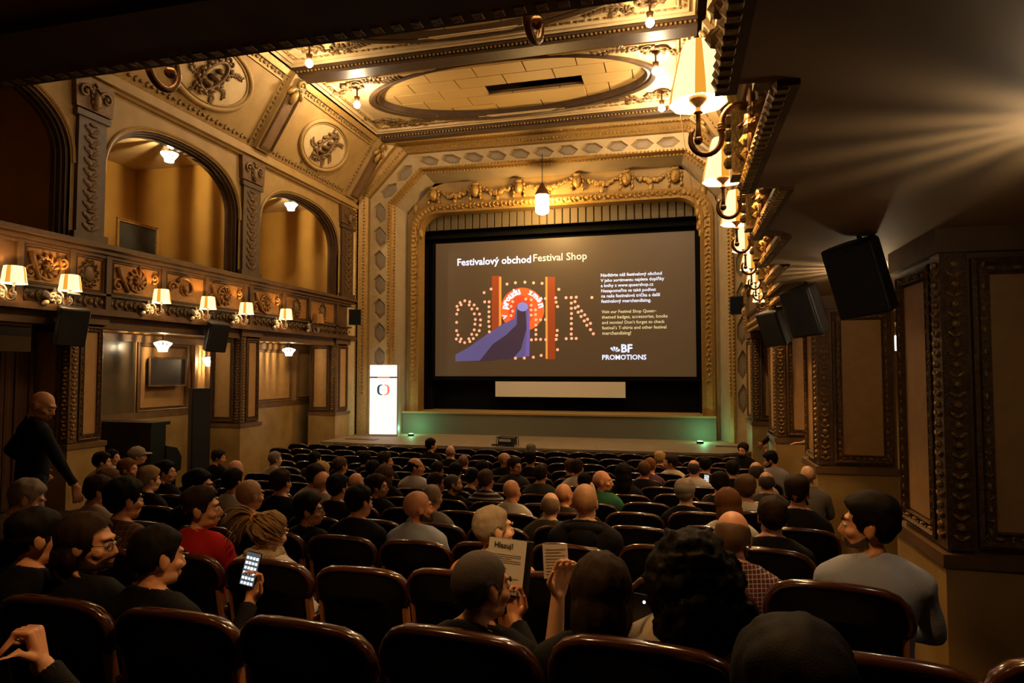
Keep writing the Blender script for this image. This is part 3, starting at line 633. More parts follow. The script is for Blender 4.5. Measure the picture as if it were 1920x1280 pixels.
# rear wall behind the camera and the rest of the shell
m = MB(); m.box(-14, 5, -3.7, -3.5, 0, 10.4); structure('wall_rear', m, PLASTER)
m = MB(); m.box(-14, -12.6, -3.5, 18, 0, 10.4); m.box(4.4, 4.6, -3.5, 18, 0, 10.4); m.box(-14, 5, 20.4, 20.6, 0, 10.4); m.box(-14, -9.3, 17.5, 17.7, 0, 10.4); m.box(1.95, 5, 17.5, 17.7, 0, 10.4); structure('trim_2', m, PLASTER)
# ================================================================== LAMPS AND FITTINGS
def bulb_mat(name, P, r, col=(1.0, 0.62, 0.27)):
    return emat(name, col, P/(4*PI*r*r*PI), base=(1, .9, .7))
SH_W = emat('shade_cream', (1.0, 0.77, 0.38), 1.5, base=(.8, .7, .5)); SH_A = emat('shade_amber', (1.0, 0.42, 0.04), 0.85, base=(.7, .35, .06)); SH_IN = emat('shade_lining', (1.0, .86, .58), 2.6)
ORD = ['nearest the camera', 'second from the camera', 'third from the camera', 'fourth from the camera', 'fifth from the camera', 'sixth from the camera', 'seventh from the camera', 'last before the stage']
def make_sconce(mk, shk=1.0, P=P_SCON, bn='sconce_bulb'):
    """S-shaped arm from a wall plate, candle stem and pleated shade; wall at x = 0, arm along +x, origin at the plate"""
    r = thing('wall_sconce', '', 'sconce'); z0 = -3.80
    m = MB(); m.lathe([(0.0, .0), (.045, .0), (.06, .02), (.035, .05), (0, .055)], n=12); m.v = [(z, y, x-.02*0) for (x, y, z) in m.v]; m.ell((.02, 0, .09), (.02, .045, .07), 8, 5); m.ell((.02, 0, -.09), (.02, .04, .08), 8, 5)
    m.build('wall_plate', mk, r, True)
    P_ = []
    for i in range(12): t = .25+(PI-.25)*i/11; P_.append((.07-.075*math.cos(t), 0, 3.80+.085*math.sin(t)+z0))
    P_.append((.1455, 0, 3.775+z0))
    for i in range(16): t = -.35+(PI+1.0)*i/15; P_.append((.212-.068*math.cos(t), 0, 3.742-.075*math.sin(t)+z0))
    m = MB(); m.tube(P_, [.0125]*12+[.017]+[.0125]*13+[.011, .010, .009], 8)
    for d in (-.012, 0.0, .012): m.lathe([(.017, d-.004), (.019, d), (.017, d+.004)], (.1455, 0, 3.785+z0), 10)
    Q = [(.03+.045*(1-.8*i/13)*math.cos(PI*.1+i*.42), 0, 3.765+.035*(1-.8*i/13)*math.sin(PI*.1+i*.42)+z0) for i in range(14)]
    m.tube(Q, [.011*(1-.03*i) for i in range(14)], 7); m.build('arm', mk, r, True)
    zb = 3.90+z0; m = MB(); m.ell((.245, 0, 3.735+z0), (.02, .02, .02), 8, 6)
    m.lathe([(.0, -.17), (.014, -.16), (.010, -.10), (.010, -.045), (.022, -.04), (.012, -.03), (.012, -.01), (.04, .015), (.044, .03), (.03, .034), (.012, .036), (.012, .10), (0, .10)], (.245, 0, zb), 12); m.build('candle_stem', mk, r, True)
    h = .275 if shk <= 1 else .25; rb, rt = (.122, .064) if shk <= 1 else (.158, .118); m = MB(); prof = [(rb*1.02, 0), (rb, .012), (rb*.93, .07), (rt+(rb-rt)*.55, .15), (rt+(rb-rt)*.2, .24), (rt, h)]
    m.lathe(prof, (.245, 0, zb), 48, .035, 8, lambda k: 1 if (k % 12) in (0, 1, 11) else 0); sh = m.build('lamp_shade', [SH_W, SH_A], r, True)
    m = MB(); m.lathe([(rb*.985, .004), (rb*.9, .07), (rt*.95, h-.01)], (.245, 0, zb), 48, .035, 8); m.build('shade_lining', SH_IN, sh, True)
    m = MB(); m.ell((.245, 0, zb+.13), (.02, .02, .03), 8, 6); m.build('bulb', bulb_mat(bn, P, .022, (1.0, .52, .17)), r, True)
    return r
sc0 = make_sconce(BRASS, 1.0, P_RIGHT, 'right_sconce_bulb')
rs = [(.36+.19*k, 2.98+1.28*k) for k in range(8)]
for k, (x, y) in enumerate(rs):
    if k > 6: x, y = 1.66, 11.9
    L = 'brass S-arm sconce with cream and amber pleated shade on right balcony, '+ORD[k]
    if k == 0: o = sc0; o.location = (x-.012, y, 3.80); o.rotation_euler = (0,0,PI); o['label'] = L; o['group'] = 'sconces along the right balcony'
    else: o = dup(sc0, (x-.012, y, 3.80), (0,0,PI), L, 'sconces along the right balcony')
sr0 = make_sconce(BRASS, 1.0, P_REAR, 'rear_sconce_bulb')
for k, (x, rz, L) in enumerate(((-1.68, PI/2, 'brass sconce arm hanging below the dark rear balcony edge, above the left arches'), (-.42, PI/2-.12, 'brass sconce arm hanging below the dark rear balcony edge, near top centre'))):
    if k == 0: o = sr0; o.location = (x, 1.575, 3.79); o.rotation_euler = (0,0,rz); o['label'] = L; o['group'] = 'sconces on the rear balcony'
    else: dup(sr0, (x, 1.575, 3.79), (0,0,rz), L, 'sconces on the rear balcony')
sl0 = make_sconce(LWHITE, 1.18)
# extra carved scroll on the left sconces
m = MB(); FS = frame_pts((0.03,0,0), (0,1,0), (0,0,1), (1,0,0)); spiral(m, FS, -.12, -.02, .09, 1.3, 0, .022); spiral(m, FS, .05, -.05, .07, 1.2, 2, .02, -1); wreath(m, FS, -.03, -.02, .06, .06, .05, 9, .03); leaf(m, FS, -.15, -.03, 2.6, .2, .09, .04); leaf(m, FS, -.2, -.08, 3.6, .16, .08, .04)
m.build('carved_scroll', LWHITE, sl0, True); CH.setdefault(sl0.name, [])
LY = [(7.02, 0), (7.90, 1), (9.74, 2), (10.95, 3), (12.14, 4), (13.62, 5), (15.05, 6)]
LD = ['cut by the picture edge', 'next to the round wreath panel', 'just past the round wreath panel', 'beside the bow-shaped relief', 'left of the wide parapet pilaster', 'last lit one before the stage', '']
for k, (y, i) in enumerate(LY):
    L = 'ivory scroll sconce with glowing cream shade on left balcony, '+LD[k] if k < 6 else 'unlit ivory sconce with dull amber shade at stage end of left balcony'
    if k == 0: o = sl0; o.location = (XL+.03, y, 3.84); o['label'] = L; o['group'] = 'sconces along the left balcony'; o.rotation_euler = (0,0,.35)
    else: o = dup(sl0, (XL+.03, y, 3.84), (0,0,.35), L, 'sconces along the left balcony')
    if k == 6:
        off = mat('unlit_shade', (.42, .2, .05), .7); dk = mat('unlit_bulb', (.5, .45, .4), .3)
        for c in CH[o.name]:
            if c.name.startswith(('lamp_shade', 'bulb')):
                c.data = c.data.copy(); 
                for i_ in range(len(c.data.materials)): c.data.materials[i_] = off if c.name.startswith('lamp') else dk
                for g in CH.get(c.name, ()): g.data = g.data.copy(); g.data.materials[0] = off
# fluted glass pendants
GL_W = emat('fluted_glass_glow', (.92, 1.0, .93), 3.2, base=(.9, .9, .9)); GL_C = clearmat('fluted_glass_clear')
def make_pendant(rod, P, nm, br=.03):
    r = thing('pendant_lamp', '', 'lamp'); m = MB(); k2 = lambda k: 0 if k % 2 else 1
    m.lathe([(.0, -.115), (.085, -.115), (.098, -.05), (.16, .03), (.168, .06), (.05, .10)], (0,0,0), 28, 0, 1, k2); m.build('glass_shade', [GL_W, GL_C], r)
    m = MB(); m.lathe([(.0, rod), (.05, rod), (.05, rod-.02), (.012, rod-.03), (.012, .14), (.05, .11), (.05, .095), (.0, .09)], (0,0,0), 10); m.build('hanger', BRASS, r, True)
    m = MB(); m.ell((0,0,-.01), (br, br, br), 8, 6); m.build('bulb', bulb_mat(nm, P, br, (1.0, .70, .36)), r, True)
    return r
pl0 = make_pendant(.39, P_LOGE, 'loge_bulb', .008); pl0.location = (-9.97, 10.83, 7.06); pl0['label'] = 'fluted glass pendant glowing white in the big loge with a dark picture'; pl0['group'] = 'pendants in the loges'
dup(pl0, (-9.97, 15.1, 7.10), None, 'fluted glass pendant glowing white in the loge next to the stage', 'pendants in the loges')
pa0 = make_pendant(.30, P_ALC, 'aisle_bulb', .018); pa0.location = (-10.0, 10.81, 3.20); pa0['label'] = 'fluted glass pendant under left balcony above the piano'; pa0['group'] = 'pendants under the balconies'
dup(pa0, (-10.0, 15.15, 3.21), None, 'fluted glass pendant under left balcony in the bay beside the stage', 'pendants under the balconies')
o = dup(pa0, (-10.35, 12.6, 2.92), None, 'fluted glass pendant hanging lower, between the two aisle lamps on the left', 'pendants under the balconies')
for c in CH[o.name]:
    if c.name.startswith('hanger'): c.data = c.data.copy(); c.data.vertices.foreach_set('co', np.array([(v.co.x, v.co.y, v.co.z+(.32 if v.co.z > .2 else 0)) for v in c.data.vertices]).ravel())
pr0 = make_pendant(.2, P_AISLE, 'right_aisle_bulb', .034); pr0.location = (1.45, 2.75, 3.36); pr0['label'] = 'fluted glass pendant under right balcony, nearest the camera'; pr0['group'] = 'pendants under the balconies'
pr1 = make_pendant(.2, 34, 'right_aisle_bulb_bright', .034); pr1.location = (1.66, 6.4, 3.43); tag(pr1,  'fluted glass pendant under right balcony, behind the biggest hanging loudspeaker', 'lamp', 'pendants under the balconies')
o = dup(pa0, (3.0, 10.2, 3.10), None, 'fluted glass pendant seen in the gap between two right-hand piers', 'pendants under the balconies')
# bare ceiling bulbs in the coffer corners
def make_ceiling_bulb(P=P_CEIL, bn='ceiling_bulb'):
    r = thing('ceiling_bulb', '', 'bulb'); m = MB(); m.lathe([(0, .0), (.0, -.03), (.035, -.04), (.05, -.02), (.07, .09), (.02, .10), (.02, .3), (.12, .33), (.12, .36), (0, .36)], (0,0,.08), 12); m.build('socket', BRASS, r, True)
    m = MB(); m.lathe([(.0, -.10), (.04, -.092), (.07, -.06), (.08, -.02), (.065, .03), (.04, .06), (.0, .065)], (0,0,0), 10); m.build('bulb', bulb_mat(bn, P, .07, (1.0, .73, .44)), r, True)
    return r
cb0 = make_ceiling_bulb(); CB = [(-7.38, 11.75, 'left corner of the nearer ceiling oval'), (-7.42, 13.9, 'left corner of the ceiling oval by the stage'), (-.42, 11.9, 'right corner of the nearer ceiling oval'), (-.38, 13.9, 'right near corner of the ceiling oval by the stage'), (-.30, 15.95, 'right far corner of the ceiling oval by the stage'), (-7.4, 9.7, ''), (-.42, 9.7, ''), (-7.4, 7.4, ''), (-.42, 7.4, '')]
cb1 = None
for k, (x, y, d) in enumerate(CB[:5]):
    L = 'bare bulb at the '+d if d else 'bare bulb hanging over the audience beyond the dark balcony edge'
    if k == 0: o = cb0; o.location = (x, y, 9.13); o['label'] = L; o['group'] = 'bulbs at the corners of the ceiling ovals'
    elif k == 1: cb1 = make_ceiling_bulb(P_CEIL_STAGE, 'stage_ceiling_bulb'); cb1.location = (x, y, 9.13); cb1['label'] = L; cb1['group'] = 'bulbs at the corners of the ceiling ovals'
    else: o = dup(cb1 if y > 13 else cb0, (x, y, 9.13), None, L, 'bulbs at the corners of the ceiling ovals')
cb2 = make_ceiling_bulb(P_CEIL_ADDED, 'added_ceiling_bulb'); cb2.location = (-.42, 9.7, 9.13); tag(cb2, 'unseen ceiling bulb added to light the audience, just past the balcony edge', 'bulb', 'bulbs at the corners of the ceiling ovals')  # unseen bulbs added over the nearer seats to brighten the audience
dup(cb2, (-.42, 7.3, 9.13), None, 'unseen ceiling bulb added to light the audience, farthest from the stage', 'bulbs at the corners of the ceiling ovals')
# hanging work lamp
h = thing('hanging_lamp', 'big jar-shaped lit lamp on a cable in front of the pelmet', 'lamp', (-3.66, 17.75, 7.12))
m = MB(); m.lathe([(.0, .0), (.1, .01), (.175, .05), (.19, .12), (.19, .50), (.165, .56), (.0, .565)], n=18); m.build('glass_jar', bulb_mat('jar_glow', P_HANG, .2, (1.0, .60, .20)), h, True)
m = MB(); m.lathe([(.21, .54), (.205, .58), (.06, .86), (.04, .90), (.0, .90)], n=16); m.build('cap', BRASS, h, True)
m = MB(); m.tube([(0,0,.88), (0,0,1.75)], .012, 6); m.build('cable', SPKR, h)
m = MB(); m.tube([(.1+.5*t, 16.2+2.3*t, 9.3-2.6*t-.2*t*(1-t)) for t in [i/12 for i in range(13)]], .008, 5); tag(m.build('cable', mat('copper_cable', (.45, .2, .06), .4)), 'thin slack cable running down from the ceiling to the screen corner', 'cable')

# ------------------------------------------------------------------ screen with its projected slide
SY = 19.40
def S(px, py):
    u = (px-960)/1211.0; ca, sa = 0.96876, 0.24801
    x = SY*(-sa+u*ca)/(ca+u*sa); k = 1211.0*(ca+u*sa)/SY
    return x, CAMH+(695-py)/k
def flat(name, par, pts, m, d=0.004):
    q = MB(); q.poly([(x, SY-d, z) for x, z in pts]); return q.build(name, m, par)
scr = thing('projection_screen', 'cinema screen showing a festival shop slide above the stage', 'screen', (0,0,0))
x0, z1 = -7.50, 6.78; x1 = .53; z0 = 2.53
m = MB(); m.box(x0, x1, SY, SY+.03, z0, z1)
SCRM = emat('projected_grey', (0.046, 0.023, 0.009), 1.0, base=(.075, .055, .036)); m.build('canvas', SCRM, scr)
m = MB(); m.box(x0-.12, x1+.12, SY+.03, SY+.08, z0-.12, z1+.12); m.build('screen_border', BLACK, scr)
def meshtext(body, size, par, loc, m, bold=0.0, name='lettering', rot=(PI/2, 0, 0), center=False):
    c = bpy.data.curves.new('t', 'FONT'); c.body = body; c.size = size; c.offset = bold; c.resolution_u = 2
    if center: c.align_x = 'CENTER'; c.align_y = 'CENTER'
    o = bpy.data.objects.new('t', c); COL.objects.link(o); dg = bpy.context.evaluated_depsgraph_get()
    me = bpy.data.meshes.new_from_object(o.evaluated_get(dg)); bpy.data.objects.remove(o); me.materials.clear(); me.materials.append(m); return obj(name, me, par, loc, rot)
def text(body, px, py, wpx, m, par, name='caption', bold=0.0, rot=0.0, center=False, d=.006):
    xa, za = S(px, py); xb, _ = S(px+wpx, py); o = meshtext(body, 1.0, par, (xa, SY-d, za), m, bold, name, (PI/2, -rot, 0), center)
    xs_ = [v.co.x for v in o.data.vertices]; s_ = (xb-xa)/max(max(xs_)-min(xs_), 1e-3); o.scale = (s_,)*3; return o
T_B = emat('slide_text_white', (.62, .72, 1.0), 1.0); T_E = emat('slide_text_cream', (.72, .70, .42), .62)
text('Festivalový obchod', 856, 497, 139, T_B, scr, bold=.022); text('Festival Shop', 999, 489, 101, emat('slide_title_cream', (.85, .78, .58), .8), scr, bold=.006)
for i, (t, w) in enumerate((('Navštivte náš festivalový obchod', 115), ('V jeho sortimentu najdete doplňky', 120), ('a knihy z www.queershop.cz', 99), ('Nezapomeňte se také podívat', 103), ('na naše festivalová trička a další', 111), ('festivalový merchandising.', 94))):
    text(t, 1127+i*.2, 518+i*9.85, w, T_B, scr, bold=.018)
for i, (t, w) in enumerate((('Visit our Festival Shop Queer-', 103), ('themed badges, accessories, books', 124), ('and movies! Don’t forget to check', 118), ('festival’s T-shirts and other festival', 121), ('merchandising!', 54))):
    text(t, 1128.5+i*.2, 587+i*10.1, w, T_E, scr, bold=.012)
text('BF', 1164, 660, 21, T_B, scr, bold=.035); text('PROMOTIONS', 1128.5, 674, 83, T_B, scr, bold=.03)
for k in range(4):
    a = .5+k*.55; cx, cz = S(1152, 661); q = [(cx+.04*math.cos(a), cz+.04*math.sin(a)), (cx+.17*math.cos(a-.22), cz+.17*math.sin(a-.22)), (cx+.19*math.cos(a+.05), cz+.19*math.sin(a+.05)), (cx+.17*math.cos(a+.2), cz+.17*math.sin(a+.2))]
    flat('logo_ray', scr, q, T_B, .006)
C6 = lambda cx, cy: S(840+cx/5.121, 440+cy/5.12)
BARM = emat('slide_bar_red', (.30, .055, .012), .55); BAR2 = emat('slide_bar_orange', (1, .30, .05), .75); DISC = emat('slide_disc_orange', (.80, .11, .02), .8); FING = emat('slide_finger_violet', (.115, .10, .30), .55); FIN2 = emat('slide_finger_tip', (.22, .24, .70), .65); FIN3 = emat('slide_finger_dark', (.05, .03, .06), .5); SDARK = emat('slide_photo_dark', (.040, .024, .012), 1.0, base=(.17, .14, .11))
flat('slide_bar', scr, [C6(420, 390), C6(505, 390), C6(505, 900), C6(420, 930)], BARM, .003); flat('slide_bar', scr, [C6(945, 400), C6(1030, 400), C6(1030, 1195), C6(945, 1195)], BARM, .003)
flat('slide_bar', scr, [C6(490, 400), C6(512, 400), C6(512, 860), C6(490, 880)], BAR2, .004); flat('slide_bar', scr, [C6(938, 400), C6(956, 400), C6(956, 1190), C6(938, 1190)], BAR2, .004)
flat('slide_disc', scr, [C6(715+210*math.cos(2*PI*k/40), 715+210*math.sin(2*PI*k/40)) for k in range(40)], DISC, .0045)
flat('slide_disc', scr, [C6(700+120*math.cos(2*PI*k/30), 730+150*math.sin(2*PI*k/30)) for k in range(30)], emat('slide_disc_inner', (.55, .06, .015), .75), .0048)
flat('slide_finger', scr, [C6(72, 1215), C6(72, 1150), C6(200, 1080), C6(380, 950), C6(520, 860), C6(640, 800), C6(655, 690), C6(690, 650), C6(740, 645), C6(775, 680), C6(775, 860), C6(785, 1000), C6(782, 1165), C6(520, 1200)][::-1], FING, .0055)
flat('slide_finger', scr, [C6(300, 1215), C6(430, 1050), C6(560, 960), C6(660, 860), C6(665, 720), C6(745, 700), C6(755, 900), C6(700, 1100), C6(620, 1190)][::-1], FIN3, .0058)
flat('slide_finger', scr, [C6(718+52*math.cos(2*PI*k/20), 690+44*math.sin(2*PI*k/20)) for k in range(20)], FIN2, .006)
flat('slide_finger', scr, [C6(762, 720), C6(785, 760), C6(786, 1000), C6(782, 1165), C6(742, 1168), C6(760, 900)], emat('slide_finger_rim', (.16, .11, .48), .6), .0062)
arc = 'V proudu změn'; ang = [199, None, 170, 157, 144, 131, 119, 106, None, 66, 48, 32, 14]
for ch, a in zip(arc, ang):
    if a is None: continue
    t = math.radians(a); cx, cy = 722+182*math.cos(t), 722-186*math.sin(t); px, py = 840+cx/5.121, 440+cy/5.12
    text(ch, px, py, 8.5 if ch not in 'm' else 11, T_B, scr, bold=.05, rot=t-PI/2, center=True, d=.008)
DOT = emat('slide_bulb_dots', (1.0, .40, .24), .95)
dots = [(115,650),(160,632),(207,642),(125,670),(202,672),(250,672),(95,718),(228,710),(280,708),(252,758),(302,760),(262,812),(312,816),(258,857),(310,867),(252,912),(300,920),(82,920),(95,962),(228,955),(275,960),(80,1000),(125,1000),(200,998),(243,996),(115,1025),(160,1035),(210,1024),(85,685),(83,760),(82,840),
 (413,518),(346,553),(352,642),(395,642),(393,690),(393,738),(393,785),(391,832),(395,880),(397,930),(567,470),(648,457),(740,452),(823,458),(905,463),(748,615),(800,622),(622,640),(606,685),(622,732),(606,775),(800,675),(800,720),(842,720),(800,770),(842,765),(845,815),(890,815),(938,813),(938,610),(845,866),(845,912),(845,956),(802,1008),(845,1004),(890,1004),(940,1006),(1040,1004),(1045,965),(1050,918),(1036,603),(1040,645),(1054,688),(1066,521),(1052,1103),
 (1136,602),(1186,600),(1234,597),(1186,654),(1222,640),(1186,705),(1224,700),(1252,686),(1188,755),(1252,742),(1284,730),(1186,802),(1280,783),(1315,768),(1186,852),(1310,826),(1342,810),(1186,903),(1335,868),(1370,850),(1184,953),(1370,910),(1397,950),(1136,997),(1188,995),(1232,995),(1385,600),(648,1185),(733,1183),(820,1175),(895,1158)]
for (cx, cy) in dots:
    X, Z = C6(cx, cy); q = MB(); q.poly([(X+.047*math.cos(2*PI*k/8), SY-.007, Z+.047*math.sin(2*PI*k/8)) for k in range(8)]); q.build('slide_dot', DOT, scr)
m = MB(); m.box(-5.50, -1.50, SY, SY+.03, 1.90, 2.37); tag(m.build('white_board', mat('matte_white_sheet', (.80, .76, .68), .8)), 'long blank white board under the cinema screen', 'board')
# ------------------------------------------------------------------ light-box totem
tt = thing('light_box_totem', 'tall glowing white light box with a two-part ring logo left of the screen', 'light box', (-8.28, 17.35, .81), .12)
LBW = emat('light_box_white', (1.0, .93, .86), 1.05); m = MB(); m.box(-.41, .41, -.09, .09, .06, 1.68); m.build('lower_panel', LBW, tt); m = MB(); m.box(-.41, .41, -.09, .09, 1.72, 2.06); m.build('upper_panel', LBW, tt)
m = MB(); m.box(-.43, .43, -.08, .12, .0, .06); m.box(.41, .44, -.1, .1, .06, 2.06); m.build('casing', mat('light_box_casing', (.5, .48, .45), .4), tt)
m = MB(); m.box(-.41, .41, -.085, .09, 1.68, 1.72); m.mi = 1; m.box(-.18, .18, -.088, .09, 1.682, 1.718); m.build('stripe', [emat('stripe_navy', (.03, .04, .12), .5), emat('stripe_red', (.9, .2, .12), .8)], tt)
def cee(sg, col):
    m = MB(); A, B = [], []
    for i in range(15):
        t = PI/2+PI*i/14; cx = math.copysign(abs(math.cos(t))**.7, math.cos(t)); sz = math.copysign(abs(math.sin(t))**.7, math.sin(t))
        A.append((-sg*(.022+abs(cx)*.165), -.094, 1.34+.155*sz)); B.append((-sg*(.022+abs(cx)*.10), -.094, 1.34+.13*sz))
    m.strip(A, B); return m.build('logo_bracket', col, tt)
cee(1, emat('logo_navy', (.02, .06, .12), .6)); cee(-1, emat('logo_red', (.85, .22, .15), .9))
meshtext('Česká televize', .085, tt, (-.28, -.094, 1.13), emat('logo_grey', (.5, .45, .42), .9), 0, 'logo_text')
# green floor spots washing the riser
GG = emat('green_led', (.45, 1.0, .62), 12.0)
for k, (x, d) in enumerate(((-7.55, 'beside the glowing totem'), (.55, 'at the right end of the riser'))):
    g = thing('floor_spotlight', 'small green floor spotlight '+d, 'spotlight', (x, 17.62, .81), 0, 'green floor spotlights'); m = MB(); m.lathe([(0, 0), (.09, 0), (.09, .05), (.07, .06)], n=12); m.build('housing', SPKR, g); m = MB(); m.lathe([(.07, .062), (0, .062)], n=12); m.build('lens', GG, g)
    lamp('green_spot_light', (x-(.1 if k == 0 else -.1), 17.86, 1.0), 9.5, (.25, 1.0, .45), .05)
# ------------------------------------------------------------------ loudspeakers, monitors and other black boxes
def make_speaker(w=.34, h=.5, d=.3):
    r = thing('loudspeaker', '', 'speaker'); m = MB()
    m.prism([(-w/2, 0, -h/2), (w/2, 0, -h/2), (w/2, 0, h/2), (-w/2, 0, h/2)], (0, .0001, 0)); m = MB()
    b = .03; P = [(-w/2, 0), (w/2, 0), (w/2, d*.45), (w*.28, d), (-w*.28, d), (-w/2, d*.45)]
    m.prism([(x, y, -h/2) for x, y in P], (0, 0, h)); o = m.build('cabinet', SPKR, r)
    bv = o.modifiers.new('b', 'BEVEL'); bv.width = .018; bv.segments = 2
    m = MB(); m.box(-w/2+.02, w/2-.02, -.015, 0, -h/2+.02, h/2-.02); m.build('grille', mat('speaker_grille', (.02, .02, .024), .4, .3, bump=.5, bscale=300), r)
    m = MB(); m.tube([(0, d*.7, 0), (0, d*.9, h*.35), (0, d*.9, h*.5+.14)], .018, 6); m.box(-.07, .07, d*.9-.06, d*.9+.06, h*.5+.12, h*.5+.15); m.build('bracket', SPKR, r)
    return r
s0 = make_speaker(); s0.location = (1.16, 4.75, 3.30); s0.rotation_euler = (.32, -.12, -.65); s0['label'] = 'biggest black loudspeaker hanging tilted under the right balcony'; s0['group'] = 'loudspeakers under the right balcony'
dup(s0, (1.22, 7.1, 3.28), (.34, -.1, -.75), 'black loudspeaker under right balcony, middle one of three', 'loudspeakers under the right balcony')
dup(s0, (1.26, 9.6, 3.27), (.34, -.1, -.75), 'smallest-looking black loudspeaker under right balcony, nearest the stage', 'loudspeakers under the right balcony')
dup(s0, (-9.02, 7.95, 3.36), (.3, .05, 1.05), 'black loudspeaker under left balcony beside the first carved pier', 'loudspeakers under the left balcony', (1.2,)*3)
dup(s0, (-9.02, 11.2, 3.36), (.3, .05, 1.05), 'black loudspeaker under left balcony above the tall black column', 'loudspeakers under the left balcony', (1.2,)*3)
for k, (x, y, z, rz, lb) in enumerate(((-8.85, 16.6, 4.22, .5, 'small black monitor on a wall arm left of the proscenium'), (1.42, 16.4, 4.28, -.4, 'small black monitor on a wall arm behind the last right sconces'))):
    r = thing('small_monitor', lb, 'monitor', (x, y, z), rz); m = MB(); m.box(-.17, .17, -.05, .08, -.22, .22); m.build('body', SPKR, r); m = MB(); m.box(-.15, .15, -.055, -.05, -.2, .2); m.build('screen_face', mat('dark_glass', (.01, .012, .016), .15), r)
    m = MB(); m.tube([(0, .08, .1), (0, .16, .3), (-.12 if k == 0 else .12, .3, .32), (-.4 if k == 0 else .4, .35, .32)], .015, 6); m.build('arm', SPKR, r)
# upright piano
p = thing('upright_piano', 'black upright piano standing in the left aisle', 'piano', (-9.62, 9.42, zf(9.6)+.0))
PB = mat('piano_black', (.010, .008, .008), .3); m = MB(); m.box(-.70, .70, 0, .34, .12, 1.60); m.build('case', PB, p); m = MB(); m.box(-.74, .74, -.03, .40, 1.60, 1.66); m.build('lid', PB, p)
m = MB(); m.prism([(.66, .34, .70), (.66, .70, .74), (.66, .72, .98), (.66, .6, 1.16), (.66, .34, 1.22)], (.06,0,0)); m.build('cheek', PB, p); m = MB(); m.prism([(-.72, .34, .70), (-.72, .70, .74), (-.72, .72, .98), (-.72, .6, 1.16), (-.72, .34, 1.22)], (.06,0,0)); m.build('cheek', PB, p)
m = MB(); m.box(-.66, .66, .34, .68, .70, .86); m.build('key_bed', PB, p); m = MB(); m.box(-.64, .64, .45, .64, .86, .885); m.build('keys', mat('ivory_keys', (.6, .56, .48), .4), p); m = MB(); m.prism([(-.66, .40, 1.14), (-.66, .64, 1.02), (-.66, .66, 1.05), (-.66, .42, 1.18)], (1.32, 0, 0)); m.build('fallboard', PB, p)
for x in (-.64, .64): m = MB(); m.tube([(x, .6, .72), (x, .62, .4), (x, .58, 0)], [.05, .035, .05], 8); m.build('leg', PB, p)
m = MB(); m.box(-.72, .72, 0, .4, 0, .12); m.build('plinth', PB, p)
for xx in (-.42, .42): m = MB(); m.tube([(xx, -.04, 1.2), (xx+.1, -.05, 1.25), (xx+.16, -.04, 1.2)], .012, 6); m.build('handle', BRASS, p)
# black column loudspeaker
p = thing('column_speaker', 'tall narrow black column standing between the left aisle piers', 'speaker', (-9.12, 10.83, zf(10.8)), .9); m = MB(); m.box(-.17, .17, -.16, .16, .05, 2.28); m.build('cabinet', SPKR, p); m = MB(); m.box(-.15, .15, -.175, -.16, .12, 2.2); m.build('grille', mat('speaker_grille', (.02, .02, .024), .4), p); m = MB(); m.box(-.2, .2, -.2, .2, 0, .05); m.build('base', SPKR, p)
# dark board in the alcove, picture in the loge
p = thing('wall_board', 'dark rectangular board on the panelled wall under the left balcony', 'board', (-10.54, 11.5, 2.68)); m = MB(); m.box(0, .05, -.5, .5, -.28, .28); m.build('panel', mat('dark_board', (.02, .012, .008), .5), p); m = MB(); F = frame_pts((.05,0,0), (0,1,0), (0,0,1), (1,0,0)); frame_mould(m, F, -.53, .53, -.31, .31, .04, .03); m.build('frame', BROWN, p)
p = thing('framed_picture', 'dark picture in a thin gilt frame leaning inside the big loge', 'picture', (-11.6, 11.7, 5.55)); m = MB(); m.box(0, .04, -.5, .5, -.36, .36); m.build('canvas', mat('dark_painting', (.025, .03, .032), .3, col2=(.05, .055, .05), nscale=3), p); m = MB(); F = frame_pts((.03,0,0), (0,1,0), (0,0,1), (1,0,0)); frame_mould(m, F, -.57, .57, -.43, .43, .07, .05); m.build('frame', GOLD, p)
m = MB(); m.box(-.02, .03, -.1, .1, -1.75, -.4); m.build('stand', BROWN, p)
# caged projector on the stage edge
p = thing('stage_projector', 'small caged black projector with a pale label on the stage edge', 'projector', (-4.15, 15.75, .82), -.15); m = MB(); m.box(-.2, .2, -.14, .14, .03, .2); m.build('body', SPKR, p); m = MB(); m.box(-.17, .15, -.146, -.14, .12, .185); m.build('label_plate', mat('pale_label', (.75, .72, .66), .5), p)
m = MB()
for y in (-.16, .16): m.tube([(-.23, y, 0), (-.23, y, .22), (.23, y, .22), (.23, y, 0)], .012, 6); 
m.tube([(-.23, -.16, .22), (-.23, .16, .22)], .012, 6); m.tube([(.23, -.16, .22), (.23, .16, .22)], .012, 6); m.build('cage', SPKR, p)
m = MB(); m.box(-.42, -.24, -.05, .06, 0, .03); m.build('cable_box', SPKR, p)
